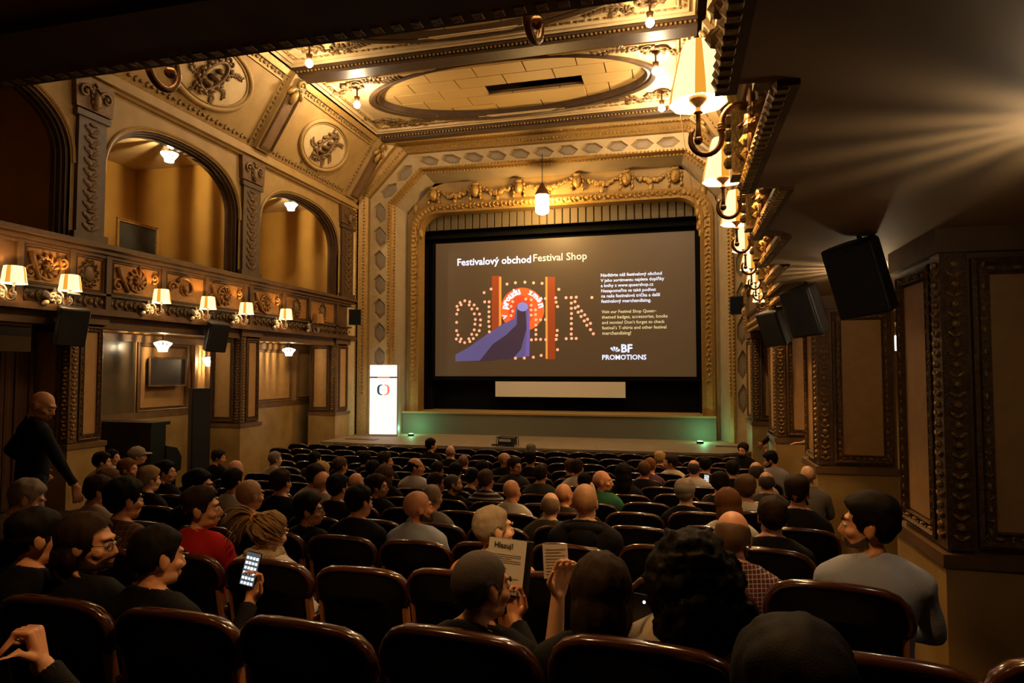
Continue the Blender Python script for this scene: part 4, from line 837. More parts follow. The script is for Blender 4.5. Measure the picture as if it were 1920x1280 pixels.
# ================================================================== SEATS
def smooth(a, b, x): t = np.clip((np.asarray(x, float)-a)/(b-a), 0, 1); return t*t*(3-2*t)
def zs(x, y):                                            # seat platforms follow the rake; a slight rise towards the right aisle
    e = np.interp(x, [-1.6, .7], [-.05, .10])*np.clip((13-y)/6, 0, 1); return zf(y)+float(e)
RY = [.92, 2.0, 3.15, 4.25, 5.28, 6.3, 7.2, 8.1, 9.0, 9.95, 10.9, 11.95, 12.85, 13.75]
SL = [-.1, -.1, -.12, -.12, -.06]+[0]*9
def rowY(r, x): return RY[r]+SL[r]*(max(x, -1.6)+.7)
def back_outline():
    H = [(0.0, .950), (.09, .947), (.17, .938), (.22, .918), (.252, .885), (.268, .845), (.272, .805), (.262, .775), (.240, .758)]
    return H
def make_chair(detail=True):
    r = thing('cinema_seat', '', 'seat')
    H = back_outline(); yb = lambda x, z: -.24+(.95-z)*.16-0.06*(1-(x/.27)**2)*0.5   # reclined, gently curved
    full = [(-x, z) for x, z in H[::-1]]+H[1:]
    low = [(.240, .758), (.236, .60), (.225, .40), (.20, .30)]
    ol = full+low[1:]+[(-x, z) for x, z in low[:0:-1]]
    m = MB(); n = len(ol); ctr = (0, .62)
    rings = []
    for (sc, dy) in ((.97, 0.0), (.985, -.012), (.95, -.028), (.6, -.040)): rings.append([(x*sc, yb(x, z)+dy, ctr[1]+(z-ctr[1])*sc) for x, z in ol])
    for a, b in zip(rings[:-1], rings[1:]): m.strip(a, b, closed=True)
    m.poly(rings[-1][::-1])
    fr = []
    for (sc, dy) in ((.97, 0.0), (.95, .035), (.6, .05)): fr.append([(x*sc, yb(x, z)+dy, ctr[1]+(z-ctr[1])*sc) for x, z in ol])
    for a, b in zip(fr[:-1], fr[1:]): m.strip(a, b, closed=True)
    m.poly(fr[-1]); m.build('backrest', UPHO, r, True)
    m = MB(); k = 10
    pts = [Vector((x, yb(x, z)-.004, z)) for x, z in full]; vs = []; fs = []
    for i, p in enumerate(pts):                          # flattened oval rim along the top
        a = pts[max(i-1, 0)]; b = pts[min(i+1, len(pts)-1)]; t = (b-a).normalized(); nn = Vector((0, 1, 0)); q = t.cross(nn).normalized()
        e = .45 if i in (0, len(pts)-1) else 1.0
        for j in range(k): ph = 2*PI*j/k; vs.append(p+q*(.019*e*math.cos(ph))+nn*(.030*e*math.sin(ph)))
    for i in range(len(pts)-1):
        for j in range(k): l = (j+1) % k; fs.append((i*k+j, i*k+l, (i+1)*k+l, (i+1)*k+j))
    fs.append(tuple(range(k))[::-1]); fs.append(tuple((len(pts)-1)*k+j for j in range(k))); m.add(vs, fs)
    m.build('back_rim', RIMW, r, True)
    m = MB(); m.prism([(-.22, -.14, .38), (.22, -.14, .38), (.235, .25, .40), (.21, .30, .40), (-.21, .30, .40), (-.235, .25, .40)], (0, 0, .07)); s = m.build('seat_cushion', UPHO, r); bv = s.modifiers.new('b', 'BEVEL'); bv.width = .02; bv.segments = 2
    for sg in (-1, 1):
        m = MB(); m.prism([(sg*.236, -.235, .755), (sg*.262, -.235, .755), (sg*.262, -.195, .755), (sg*.236, -.195, .755)], (sg*.004, .16, -.755)); m.build('side_stile', HONEY, r)
        if detail: m = MB(); m.tube([(sg*.262, -.19, .63), (sg*.266, -.05, .645), (sg*.266, .1, .62), (sg*.264, .2, .55), (sg*.262, .21, .42)], [.018, .022, .022, .018, .014], 8); m.build('armrest', RIMW, r, True)
    return r
ch0 = make_chair(True); ch1 = make_chair(False)
ORDN = ['first', 'second', 'third', 'fourth', 'fifth', 'sixth', 'seventh', 'eighth', 'ninth', 'tenth', 'eleventh', 'twelfth', 'thirteenth', 'fourteenth', 'fifteenth', 'sixteenth', 'seventeenth', 'eighteenth', 'nineteenth', 'twentieth', 'twenty-first', 'twenty-second']
PH = [-.62, -.67, -.51, -.66, -.30, -.41, -.34, -.60, -.25, -.50, -.20, -1.56, -1.25, -.96]
SEATS = []
first = {0: True, 1: True}
for r in range(14):
    pit = .585 if r < 6 else .585-.008*(r-5)
    xmin = [-1.9, -3.2, -4.6, -5.6, -5.75, -6.7, -6.7, -6.7, -6.7, -6.7, -7.6, -8.3, -8.8, -8.9][r]; xmax = [.6, .62, .75, 1.0, 1.1, 1.2, 1.35, 1.4, 1.3, 1.3, 1.2, 1.2, 1.2, 1.15][r]
    i0 = math.ceil((xmin-PH[r])/pit); i1 = math.floor((xmax-PH[r])/pit); xs = [PH[r]+i*pit for i in range(i0, i1+1)]
    for k, x in enumerate(xs):
        y = rowY(r, x)+.24; SEATS.append([r, k, len(xs), x, y])
def place_seats(people):
    for (r, k, n, x, y) in SEATS:
        occ = any(p[2] == r and abs(p[0]-x) < .3 for p in people)
        proto = 0 if r < 6 else 1; src = ch0 if proto == 0 else ch1
        L = '%s dark cinema seat with polished rim, %s row from camera, %s from right' % ('occupied' if occ else 'empty', ORDN[r], ORDN[n-1-k])
        rz = math.atan(SL[r]) if x > -1.6 else 0
        if first.pop(proto, None): o = src; o.location = (x, y, zs(x, y)); o.rotation_euler = (0,0,rz); o['label'] = L; o['group'] = 'cinema seats'
        else: o = dup(src, (x, y, zs(x, y)), (0,0,rz), L, 'cinema seats')
# seat platforms (treads) and the raised side aisle
mb = MB()
for r in range(14):
    xs = [-6.9+.55*i for i in range(16)]
    A = [(x, rowY(r, x)-.10) for x in xs]
    for i in range(len(xs)-1):
        x0, y0 = A[i]; x1, y1 = A[i+1]; z0 = zs(x0, y0+.3); z1 = zs(x1, y1+.3); d = 1.0
        mb.add([(x0, y0, z0-.16), (x1, y1, z1-.16), (x1, y1+d, z1-.16), (x0, y0+d, z0-.16), (x0, y0, z0), (x1, y1, z1), (x1, y1+d, z1), (x0, y0+d, z0)], [(0,3,2,1), (4,5,6,7), (0,1,5,4), (1,2,6,5), (2,3,7,6), (3,0,4,7)])
mb.build('seat_tread', DARKC, floor)
mb = MB()
for i in range(9): y = 2.0+i; mb.box(-10.5, -6.95, y, y+1, 0, zf(y+.5)+.28)
mb.build('side_aisle', DARKC, floor)
o = dup(ch0, (1.02, 2.06, zs(.9, 1.85)), (0,0,-.1), 'single dark cinema seat alone at the far right edge of the picture', 'cinema seats')
bg = MB(); bg.ell((1.04, 1.95, zs(.9, 1.85)+.98), (.17, .1, .13), 14, 8); bg.ell((.98, 1.93, zs(.9, 1.85)+1.04), (.10, .09, .11), 12, 7)
bgo = bg.build('jacket', mat('black_jacket', (.008, .007, .008), .9), None, True); tag(bgo, 'dark jacket bundled over the single seat at the right edge', 'jacket')
# ================================================================== PEOPLE
def mesh_np(name, V, T, mats, smooth_=True, mi=None):
    me = bpy.data.meshes.new(name); me.vertices.add(len(V)); me.vertices.foreach_set('co', np.asarray(V, np.float32).ravel())
    nt = len(T); me.loops.add(nt*3); me.loops.foreach_set('vertex_index', np.asarray(T, np.int32).ravel())
    me.polygons.add(nt); me.polygons.foreach_set('loop_start', np.arange(0, nt*3, 3, dtype=np.int32)); me.polygons.foreach_set('loop_total', np.full(nt, 3, np.int32))
    if smooth_: me.polygons.foreach_set('use_smooth', np.ones(nt, bool))
    for m in (mats if isinstance(mats, (list, tuple)) else [mats]): me.materials.append(m)
    if mi is not None: me.polygons.foreach_set('material_index', np.asarray(mi, np.int32))
    me.update(calc_edges=True); me.validate(); return me
def normals(V, T):
    N = np.zeros_like(V); fn = np.cross(V[T[:,1]]-V[T[:,0]], V[T[:,2]]-V[T[:,0]])
    for i in range(3): np.add.at(N, T[:,i], fn)
    return N/np.maximum(np.linalg.norm(N, axis=1, keepdims=True), 1e-9)
def cap(mb, a, b, ra, rb, n=14):
    a, b = Vector(a), Vector(b); d = (b-a); L = d.length; d = d/L if L > 1e-6 else Vector((0,0,1)); q = d.orthogonal().normalized(); s = d.cross(q)
    prof = []
    for i in range(6): t = PI/2*i/5; prof.append((-ra*math.cos(t), ra*math.sin(t)))
    for i in range(6): t = PI/2*i/5; prof.append((L+rb*math.sin(t), rb*math.cos(t)))
    vs = []
    for (h, r) in prof:
        for k in range(n): p = 2*PI*k/n; vs.append(a+d*h+(q*math.cos(p)+s*math.sin(p))*max(r, 1e-4))
    fs = []
    for i in range(len(prof)-1):
        for k in range(n): l = (k+1) % n; fs.append((i*n+k, i*n+l, (i+1)*n+l, (i+1)*n+k))
    mb.add(vs, fs)
def loft(mb, secs, n=24):
    vs = []
    for (c, rx, ry) in secs:
        for k in range(n): p = 2*PI*k/n; vs.append((c[0]+rx*math.cos(p), c[1]+ry*math.sin(p), c[2]))
    fs = [tuple(range(n))[::-1], tuple((len(secs)-1)*n+k for k in range(n))]
    for i in range(len(secs)-1):
        for k in range(n): l = (k+1) % n; fs.append((i*n+k, i*n+l, (i+1)*n+l, (i+1)*n+k))
    mb.add(vs, fs)
HC = Vector((0, -.12, 1.195))                     # head centre (between the ears); top of head at HC.z + .135
HS = 1.08
def head_shapes(mb, female=False):
    o = lambda x, y, z: (HC.x+x*HS, HC.y+y*HS, HC.z+z*HS); e = lambda c, r, nu=16, nv=10, **k: mb.ell(o(*c), tuple(q*HS for q in r), nu, nv, **k)
    e((0, -.018, .030), (.0745, .096, .092), 24, 14); e((0, .028, -.022), (.061, .066, .085), 20, 12); e((0, .030, -.072), (.052, .056, .043), 16, 10); e((0, .070, -.098), (.026, .022, .020))
    e((0, .074, .034), (.050, .018, .014)); 
    for s in (-1, 1):
        e((s*.043, .060, -.024), (.024, .026, .022)); e((s*.047, .028, -.070), (.014, .04, .024))
        e((s*.0765, -.012, -.008), (.011, .022, .033), 12, 8, U=(1,0,0), V=(0, .97, .22), N=(0, -.22, .97)); e((s*.079, -.020, .010), (.010, .014, .018)); e((s*.073, .004, -.004), (.01, .012, .016))
        e((s*.013, .094, -.034), (.010, .012, .009))
    cap(mb, o(0, .085, .018), o(0, .108, -.026), .009*HS, .0125*HS); e((0, .104, -.031), (.012, .013, .011))
    e((0, .086, -.055), (.024, .012, .007)); e((0, .084, -.066), (.021, .012, .007)); e((0, .078, -.060), (.034, .016, .022))
    for s in (-1, 1): e((s*.030, .078, .006), (.0125, .0125, .0115))
def hand(mb, w, d, n, side, curl=.5, spread=.09, s=1.0, thumb=.6, caps=None):
    """w wrist, d pointing direction, n palm normal (the side the fingers curl to)"""
    w, d, n = Vector(w), Vector(d).normalized(), Vector(n); n = (n-d*n.dot(d)).normalized(); q = d.cross(n)*side
    pc = w+d*.05*s
    for t in (-.03, -.01, .01, .03): cap(mb, w+q*t*.6*s+d*.01*s, w+d*.088*s+q*t*1.05*s, .0155*s, .0125*s, 10)
    for i, (t, L) in enumerate(((-.033, .062), (-.011, .074), (.012, .080), (.035, .072))):
        p = w+d*.09*s+q*t*1.08*s; dd = (d+q*(t*spread*30*.1)).normalized(); a = 0
        for j, (l, r0) in enumerate(((.45, .0098), (.30, .0088), (.25, .0078))):
            a += curl*(.75 if j == 0 else 1.0); v = dd*math.cos(a)+n*math.sin(a); p2 = p+v*(L*l*s); cap(mb, p, p2, r0*s, (r0-.001)*s, 10); p = p2
    p = w+d*.022*s+q*.030*s; v = (d*.55+q*.75+n*thumb*.6).normalized(); p2 = p+v*.042*s; cap(mb, p, p2, .0135*s, .011*s, 10); v2 = (d*.9+q*.2+n*thumb*.8).normalized(); p3 = p2+v2*.034*s; cap(mb, p2, p3, .0108*s, .009*s, 10); cap(mb, p3, p3+(v2+n*.3).normalized()*.022*s, .009*s, .0078*s, 10)
class Template: pass
def make_template(pose='lap', voxel=.007, ratios=(.30, .055)):
    mb = MB(); segs = []                          # segs: (tag, a, b, ra, rb) for tagging
    def C(tag_, a, b, ra, rb): cap(mb, a, b, ra, rb); segs.append((tag_, Vector(a), Vector(b), ra, rb))
    y = -.10; st = pose in ('stand', 'stand_reach')
    zo = 0.0 if not st else 0.0
    if not st:
        loft(mb, [((0, -.06, .44), .12, .09), ((0, -.07, .48), .172, .125), ((0, -.08, .56), .175, .125), ((0, -.10, .68), .158, .112), ((0, -.12, .80), .170, .118), ((0, -.135, .90), .190, .118), ((0, -.14, .965), .188, .098), ((0, -.145, 1.015), .13, .078), ((0, -.14, 1.06), .06, .055)])
        segs.append(('torso', Vector((0, -.08, .52)), Vector((0, -.13, .97)), .165, .165))
        SH = (.182, -.138, .950)
    else:
        loft(mb, [((0, -.10, .74), .11, .085), ((0, -.10, .80), .165, .12), ((0, -.10, .88), .17, .122), ((0, -.10, .98), .15, .108), ((0, -.11, 1.08), .165, .115), ((0, -.12, 1.18), .182, .118), ((0, -.125, 1.26), .170, .098), ((0, -.13, 1.31), .11, .075), ((0, -.125, 1.34), .06, .055)])
        segs.append(('torso', Vector((0, -.10, .86)), Vector((0, -.12, 1.25)), .165, .165)); SH = (.182, -.12, 1.235); zo = .28
    C('neck', (0, -.145, 1.00+zo), (0, -.125, 1.115+zo), .062, .056)
    for s in (-1, 1): C('neck2', (s*.015, -.145, 1.060+zo), (s*.12, -.14, 1.0+zo), .060, .056); C('neck2', (s*.12, -.14, 1.0+zo), (s*.185, -.14, .95+zo), .056, .062)
    arms = {}
    for s in (-1, 1):
        S = (s*SH[0], SH[1], SH[2]); P = pose if (pose, s) in (('phone', 1), ('paper', -1), ('chin', 1), ('paperA', 1)) else 'lap'
        if P == 'lap': E, Wr, hd, hn, cu = (s*.262, -.07, .72), (s*.13, .20, .635), (-s*.35, .9, -.25), (0, 0, -1), .35
        if P == 'phone': E, Wr, hd, hn, cu = (.30, .0, .76), (.285, .165, .945), (.12, .25, 1), (-.2, -1, .2), .75
        if P == 'paper': E, Wr, hd, hn, cu = (-.215, .10, .85), (-.20, .13, 1.095), (.15, .2, 1), (.5, -.6, -.2), .55
        if P == 'paperA': E, Wr, hd, hn, cu = (.22, .06, .76), (.045, .24, .955), (-.05, .3, 1), (-.3, -1, 0), .8
        if P == 'chin': E, Wr, hd, hn, cu = (.24, .14, .80), (.105, .085, .985), (-.30, .0, .95), (-.75, -.4, .1), 1.5
        if pose == 'stand': E, Wr, hd, hn, cu = ((-.40, -.16, 1.05), (-.30, .05, .86), (.4, .5, -.6), (1, 0, 0), .5) if s < 0 else ((.33, -.03, 1.0), (.40, .10, .78), (.1, .3, -1), (-1, 0, 0), .4)
        if pose == 'stand_reach': E, Wr, hd, hn, cu = ((-.36, .02, 1.07), (-.62, .10, 1.02), (-1, .15, -.05), (0, 0, -1), .3) if s < 0 else ((.27, -.10, 1.01), (.26, .06, .80), (0, .3, -1), (-1, 0, 0), .4)
        C('uarm', S, E, .057, .044); C('farm', E, Wr, .043, .027); mb.ell(S, (.064, .066, .066), 14, 9)
        w = Vector(Wr); d = Vector(hd).normalized(); hand(mb, w, d, hn, s, cu, s=1.03); segs.append(('hand', w+d*.02, w+d*.15, .03, .03)); arms[s] = (w, d, Vector(hn))
        if not st:
            K = (s*.125, .36, .50); A = (s*.115, .40, .10); C('leg', (s*.09, -.05, .50), K, .086, .060); C('leg', K, A, .056, .038); C('foot', A, (s*.12, .40, .05), .038, .036); C('foot', (s*.12, .36, .045), (s*.135, .55, .035), .040, .030)
        else:
            K = (s*.10, -.07, .46); A = (s*.105, -.10, .09); C('leg', (s*.085, -.10, .80), K, .086, .058); C('leg', K, A, .055, .038); C('foot', (s*.105, -.12, .045), (s*.125, .08, .035), .040, .032)
    mh = MB(); head_shapes(mh); mb.add([(x, y_, z+zo) for x, y_, z in mh.v], mh.f)
    o = mb.build('template', []); md = o.modifiers.new('r', 'REMESH'); md.mode = 'VOXEL'; md.voxel_size = voxel; ms = o.modifiers.new('s', 'SMOOTH'); ms.factor = .5; ms.iterations = 3
    out = []
    for rt in ratios:
        mdc = o.modifiers.new('d', 'DECIMATE'); mdc.ratio = rt; mdc.use_collapse_triangulate = True
        dg = bpy.context.evaluated_depsgraph_get(); me = bpy.data.meshes.new_from_object(o.evaluated_get(dg)); me.calc_loop_triangles()
        V = np.zeros(len(me.vertices)*3, np.float32); me.vertices.foreach_get('co', V); V = V.reshape(-1, 3).astype(float)
        T = np.zeros(len(me.loop_triangles)*3, np.int32); me.loop_triangles.foreach_get('vertices', T); T = T.reshape(-1, 3); bpy.data.meshes.remove(me); o.modifiers.remove(mdc)
        out.append(fields(V, T, segs, zo, arms))
    m_ = o.data; bpy.data.objects.remove(o); bpy.data.meshes.remove(m_); return out
def lap(V, T, w, it, lam=.5):
    E = np.concatenate([T[:,[0,1]], T[:,[1,2]], T[:,[2,0]]]); E = np.concatenate([E, E[:,::-1]]); n = np.maximum(np.bincount(E[:,0], minlength=len(V)), 1)
    for _ in range(it):
        S_ = np.stack([np.bincount(E[:,0], weights=V[E[:,1],k], minlength=len(V)) for k in range(3)], 1)/n[:,None]; V = V+(S_-V)*(lam*w)[:,None]
    return V
def fields(V, T, segs, zo, arms):
    t = Template(); hand_d = np.full(len(V), 9.0)
    for (tg, a, b, ra, rb) in segs:
        if tg == 'hand': a_, b_ = np.array(a), np.array(b); hand_d = np.minimum(hand_d, np.minimum(np.linalg.norm(V-a_, axis=1), np.linalg.norm(V-b_, axis=1)))
    hl0 = (V-np.array([HC.x, HC.y, HC.z+zo]))/HS; hw = smooth(.75, 1.15, np.linalg.norm(hl0/np.array([.095, .14, .14]), axis=1))*smooth(.08, .16, hand_d)
    V = lap(V, T, hw, 14 if len(V) > 4000 else 6 if len(V) > 1200 else 3); V = lap(V, T, (1-hw)*(hand_d > .12), 1, .4)
    t.V = V; t.T = T; t.N = normals(V, T); t.zo = zo; t.arms = arms
    D = {}; PT = {}
    for i, (tg, a, b, ra, rb) in enumerate(segs):
        a_, b_ = np.array(a), np.array(b); d = b_-a_; L2 = d@d; u = np.clip(((V-a_)@d)/L2, 0, 1); dist = np.linalg.norm(V-a_-u[:,None]*d, axis=1)-(ra+(rb-ra)*u)
        better = dist < D.get(tg, np.full(len(V), 9.0)); D[tg] = np.minimum(dist, D.get(tg, np.full(len(V), 9.0)))
        if tg == 'farm': PT['farm'] = np.where(better, u, PT.get('farm', np.zeros(len(V))))
        if tg == 'uarm': PT['uarm'] = np.where(better, u, PT.get('uarm', np.zeros(len(V))))
    big = np.full(len(V), 9.0)
    hl = (V-np.array([HC.x, HC.y, HC.z+zo]))/HS; t.hl = hl
    headd = np.linalg.norm(hl/np.array([.085, .125, .14]), axis=1)-1; D['head'] = headd*.1
    names = ['head', 'neck', 'neck2', 'torso', 'uarm', 'farm', 'hand', 'leg', 'foot']; M = np.stack([D.get(n, big) for n in names]); t.tag = np.argmin(M, 0); t.names = names
    axis = np.hypot(V[:,0], V[:,1]+.13); arm = np.isin(t.tag, [4, 5, 6])
    t.w = smooth(1.03+zo, 1.11+zo, V[:,2])*(axis < .2)*(~arm)
    neck = (1.076+zo-.50*(V[:,1]+.14))-V[:,2]
    hem = np.where(np.isin(t.tag, [7, 8]), -.05, .3); hem = np.minimum(hem, (D.get('leg', big)-D['torso'])+.05)
    farm = np.isin(t.tag, [5]); hnd = t.tag == 6
    f_long = np.where(arm, 9.0, np.minimum(neck, hem)); f_long = np.where(farm, (.93-PT['farm'])*.25, f_long); f_long = np.where(hnd, -.05, f_long); f_long = np.where(t.tag == 0, -.05, f_long)
    f_short = np.where(arm, 9.0, np.minimum(neck, hem)); f_short = np.where(t.tag == 4, (.72-PT['uarm'])*.28, f_short); f_short = np.where(np.isin(t.tag, [5, 6]), -.05, f_short); f_short = np.where(t.tag == 0, -.05, f_short)
    t.f = {'long': f_long, 'short': f_short}
    leg = np.where(np.isin(t.tag, [7]), .05, -.05); leg = np.where(t.tag == 3, (D['torso']-D.get('leg', big))+.03, leg); leg = np.where(t.tag == 8, V[:,2]-.09, leg); leg = np.where(arm | (t.tag < 3), -.05, leg); t.f['leg'] = leg
    t.f['foot'] = np.where(t.tag == 8, .1-V[:,2], np.where(t.tag == 7, .09-V[:,2], -.05))
    return t
def wob(P, s, a): return a*(np.sin(P[:,0]*s+1.3*np.sin(P[:,2]*s*.7))+np.sin(P[:,1]*s*1.1+2+np.sin(P[:,0]*s*.8))+np.sin(P[:,2]*s*.9+1+np.sin(P[:,1]*s)))/3
def shell(t, f, thick, edge=.012, wr=.0, V=None, N=None, wscale=28):
    V = t.V if V is None else V; N = t.N if N is None else N
    off = -.004+(thick+.004)*smooth(-.002, edge, f)
    if wr: off = off+wob(V, wscale, wr)*smooth(.0, .05, f)
    P = V+N*off[:,None]; P = lap(P, t.T, smooth(.015, .06, f)*.9, 6 if len(V) > 4000 else 2); keep = (f[t.T] > -.012).all(1); T = t.T[keep]
    u, inv = np.unique(T, return_inverse=True); return P[u], inv.reshape(-1, 3), u
# ---- hair: thickness fields over the head
def hairline(hl, recede=0.0):
    x, y, z = hl[:,0], hl[:,1], hl[:,2]
    zh = np.interp(y, [-.12, -.085, -.06, -.032, -.022, .006, .016, .034, .046, .062, .085, .12], [-.075, -.078, -.070, -.042, .006, .010, -.020, -.012, .046, .066-recede*0+recede, .078+recede, .1+recede])
    return z-zh
def hair_shell(t, kind, rnd):
    hl = t.hl; N = t.N; z = hl[:,2]; y = hl[:,1]; f = hairline(hl, {'balding': .03, 'thin': .015}.get(kind, 0.0)); hd = (t.tag <= 1)
    f = np.where(hd, f, -.05)
    if kind in ('buzz', 'buzzlow'): th = np.full(len(f), .0045 if kind == 'buzz' else .008)
    elif kind == 'balding': f = np.minimum(f, (.060-.30*(y+.02)-z)*.8); th = np.full(len(f), .004)
    elif kind == 'bald': f = np.minimum(f, .03-z); th = np.full(len(f), .0022)
    elif kind == 'fade': th = .003+.022*smooth(.02, .075, z)
    elif kind == 'short': th = .007+.013*smooth(.0, .08, z)
    elif kind == 'thin': th = .008+.006*smooth(.0, .08, z)
    elif kind in ('full', 'cap'): th = .010+.024*smooth(-.01, .085, z+.25*y)
    elif kind == 'dread': th = .010+.008*smooth(0, .08, z)
    else: th = .016+.016*smooth(-.02, .08, z)
    wa = {'buzz': .0, 'balding': .0, 'bald': 0, 'buzzlow': .001}.get(kind, .006)
    off = -.004+(th*HS+.004)*smooth(-.003, .016 if th.max() > .01 else .006, f)
    if wa: off = off+(wob(hl, 70+rnd.random()*30, wa)+wob(hl, 190, wa*.5))*smooth(.0, .03, f)
    ear = (np.abs(hl[:,0]) > .078) & (z < .03) & (y > -.045); off = np.where(ear, -.003, off)
    P = t.V+N*off[:,None]; keep = (f[t.T] > -.014).all(1) & hd[t.T].all(1); T = t.T[keep]
    u, inv = np.unique(T, return_inverse=True); return P[u], inv.reshape(-1, 3), t.w[u]
def beard_shell(t, thick):
    hl = t.hl; x, y, z = hl[:,0], hl[:,1], hl[:,2]; ax = np.abs(x)
    top = np.interp(y, [-.02, .0, .03, .06, .085, .12], [-.03, -.02, -.045, -.062, -.040, -.038])
    f = np.minimum(top-z, y+.012); f = np.minimum(f, z+.135-.2*np.maximum(.05-y, 0)); f = np.where(t.tag <= 1, f, -.05)
    mouth = ((ax/.022)**2+((z+.060)/.009)**2 < 1) & (y > .07); f = np.where(mouth, -.004, f)
    off = -.004+(thick*(.35+.65*smooth(-.05, -.10, z))+.004)*smooth(-.002, .012, f)+wob(hl, 160, .002)*smooth(0, .02, f)
    P = t.V+t.N*off[:,None]; keep = (f[t.T] > -.012).all(1); T = t.T[keep]; u, inv = np.unique(T, return_inverse=True)
    return P[u], inv.reshape(-1, 3), t.w[u]
def blob(shapes, voxel, it=2, disp=None, ratio=.5):
    m = MB()
    for c, r in shapes: m.ell(c, r, 18, 12)
    o = m.build('blob', []); md = o.modifiers.new('r', 'REMESH'); md.mode = 'VOXEL'; md.voxel_size = voxel; ms = o.modifiers.new('s', 'SMOOTH'); ms.factor = .5; ms.iterations = it; dc = o.modifiers.new('d', 'DECIMATE'); dc.ratio = ratio; dc.use_collapse_triangulate = True
    dg = bpy.context.evaluated_depsgraph_get(); me = bpy.data.meshes.new_from_object(o.evaluated_get(dg)); me.calc_loop_triangles()
    V = np.zeros(len(me.vertices)*3, np.float32); me.vertices.foreach_get('co', V); V = V.reshape(-1, 3).astype(float); T = np.zeros(len(me.loop_triangles)*3, np.int32); me.loop_triangles.foreach_get('vertices', T); T = T.reshape(-1, 3)
    d = o.data; bpy.data.objects.remove(o); bpy.data.meshes.remove(d); bpy.data.meshes.remove(me)
    if disp: V = V+normals(V, T)*disp(V)[:,None]
    return V, T
def hp(x, y, z): return (HC.x+x*HS, HC.y+y*HS, HC.z+z*HS)
LONG = blob([(hp(0, -.03, .035), (.105, .125, .118)), (hp(0, -.075, -.05), (.098, .075, .11)), (hp(0, -.085, -.13), (.092, .058, .10)), (hp(.055, -.035, -.06), (.045, .06, .11)), (hp(-.055, -.035, -.06), (.045, .06, .11))], .008, 3, lambda V: wob(V*np.array([1, 1, .15]), 120, .006)+wob(V*np.array([1, 1, .12]), 330, .002), .45)
LONGM = blob([(hp(0, -.03, .040), (.104, .122, .112)), (hp(0, -.07, -.04), (.096, .080, .10)), (hp(0, -.085, -.09), (.08, .055, .08)), (hp(.05, -.045, -.03), (.05, .055, .08)), (hp(-.05, -.045, -.03), (.05, .055, .08))], .008, 3, lambda V: wob(V*np.array([1, 1, .3]), 110, .006)+wob(V, 300, .002), .45)
CURL = blob([(hp(0, -.03, .035), (.125, .13, .118)), (hp(.06, -.04, -.02), (.095, .11, .12)), (hp(-.06, -.04, -.02), (.095, .11, .12)), (hp(.06, -.06, -.12), (.085, .08, .10)), (hp(-.05, -.06, -.12), (.085, .08, .10)), (hp(0, -.09, -.09), (.11, .07, .11)), (hp(.135, -.05, -.12), (.045, .045, .045))], .009, 1, lambda V: wob(V, 95, .012)+wob(V, 210, .008)+wob(V, 420, .004), .6)
def front_clear(V, T):                              # keep the face free of hair
    h = (V-np.array(HC))/HS; bad = (h[:,1] > .052) & (h[:,2] < .075) & (np.abs(h[:,0]) < .07); return T[~bad[T].any(1)]
def R3(yaw, pitch, roll=0):
    y, p = math.radians(-yaw), math.radians(-pitch); return np.array(Matrix.Rotation(y, 3, 'Z') @ Matrix.Rotation(math.radians(roll), 3, 'Y') @ Matrix.Rotation(p, 3, 'X'))
def turn(P, w, R, zo=0.0, hs=1.0):
    piv = np.array([0, -.135, 1.09+zo]); Q = (P-piv)
    return P*(1-w)[:,None]+(piv+Q@R.T)*w[:,None]
SKIN = {'tan': mat('skin_tan', (.62, .30, .145), .48, col2=(.55, .25, .115), nscale=12), 'pale': mat('skin_pale', (.74, .43, .26), .48, col2=(.68, .37, .21), nscale=12), 'pink': mat('skin_pink', (.74, .35, .19), .45, col2=(.66, .28, .14), nscale=10)}
HAIR = {}
for n, c, c2 in (('black', (.005, .0035, .0025), (.010, .007, .0045)), ('dbrown', (.018, .0095, .0045), (.030, .016, .008)), ('brown', (.075, .038, .016), (.11, .06, .028)), ('auburn', (.13, .05, .018), (.18, .08, .03)), ('blond', (.50, .33, .13), (.40, .25, .09)), ('dblond', (.24, .14, .055), (.34, .21, .095)), ('grey', (.20, .155, .11), (.30, .24, .18)), ('sand', (.34, .19, .10), (.42, .23, .13))):
    HAIR[n] = mat('hair_'+n, c, .62, col2=c2, nscale=170, bump=.15, bscale=320, spec=.06)
BUZZ = {'dblond': mat('buzz_blond', (.48, .27, .125), .6, col2=(.38, .20, .09), nscale=40), 'grey': mat('buzz_grey', (.26, .17, .11), .6, col2=(.20, .13, .08), nscale=40), 'dbrown': mat('buzz_brown', (.030, .016, .008), .65, col2=(.045, .024, .012), nscale=40, bump=.4, bscale=300), 'sand': mat('buzz_sand', (.60, .29, .15), .5, col2=(.52, .24, .12), nscale=20), 'auburn': mat('buzz_auburn', (.20, .08, .03), .6), 'brown': mat('buzz_mid', (.12, .065, .03), .6), 'black': HAIR['black'], 'blond': HAIR['blond']}
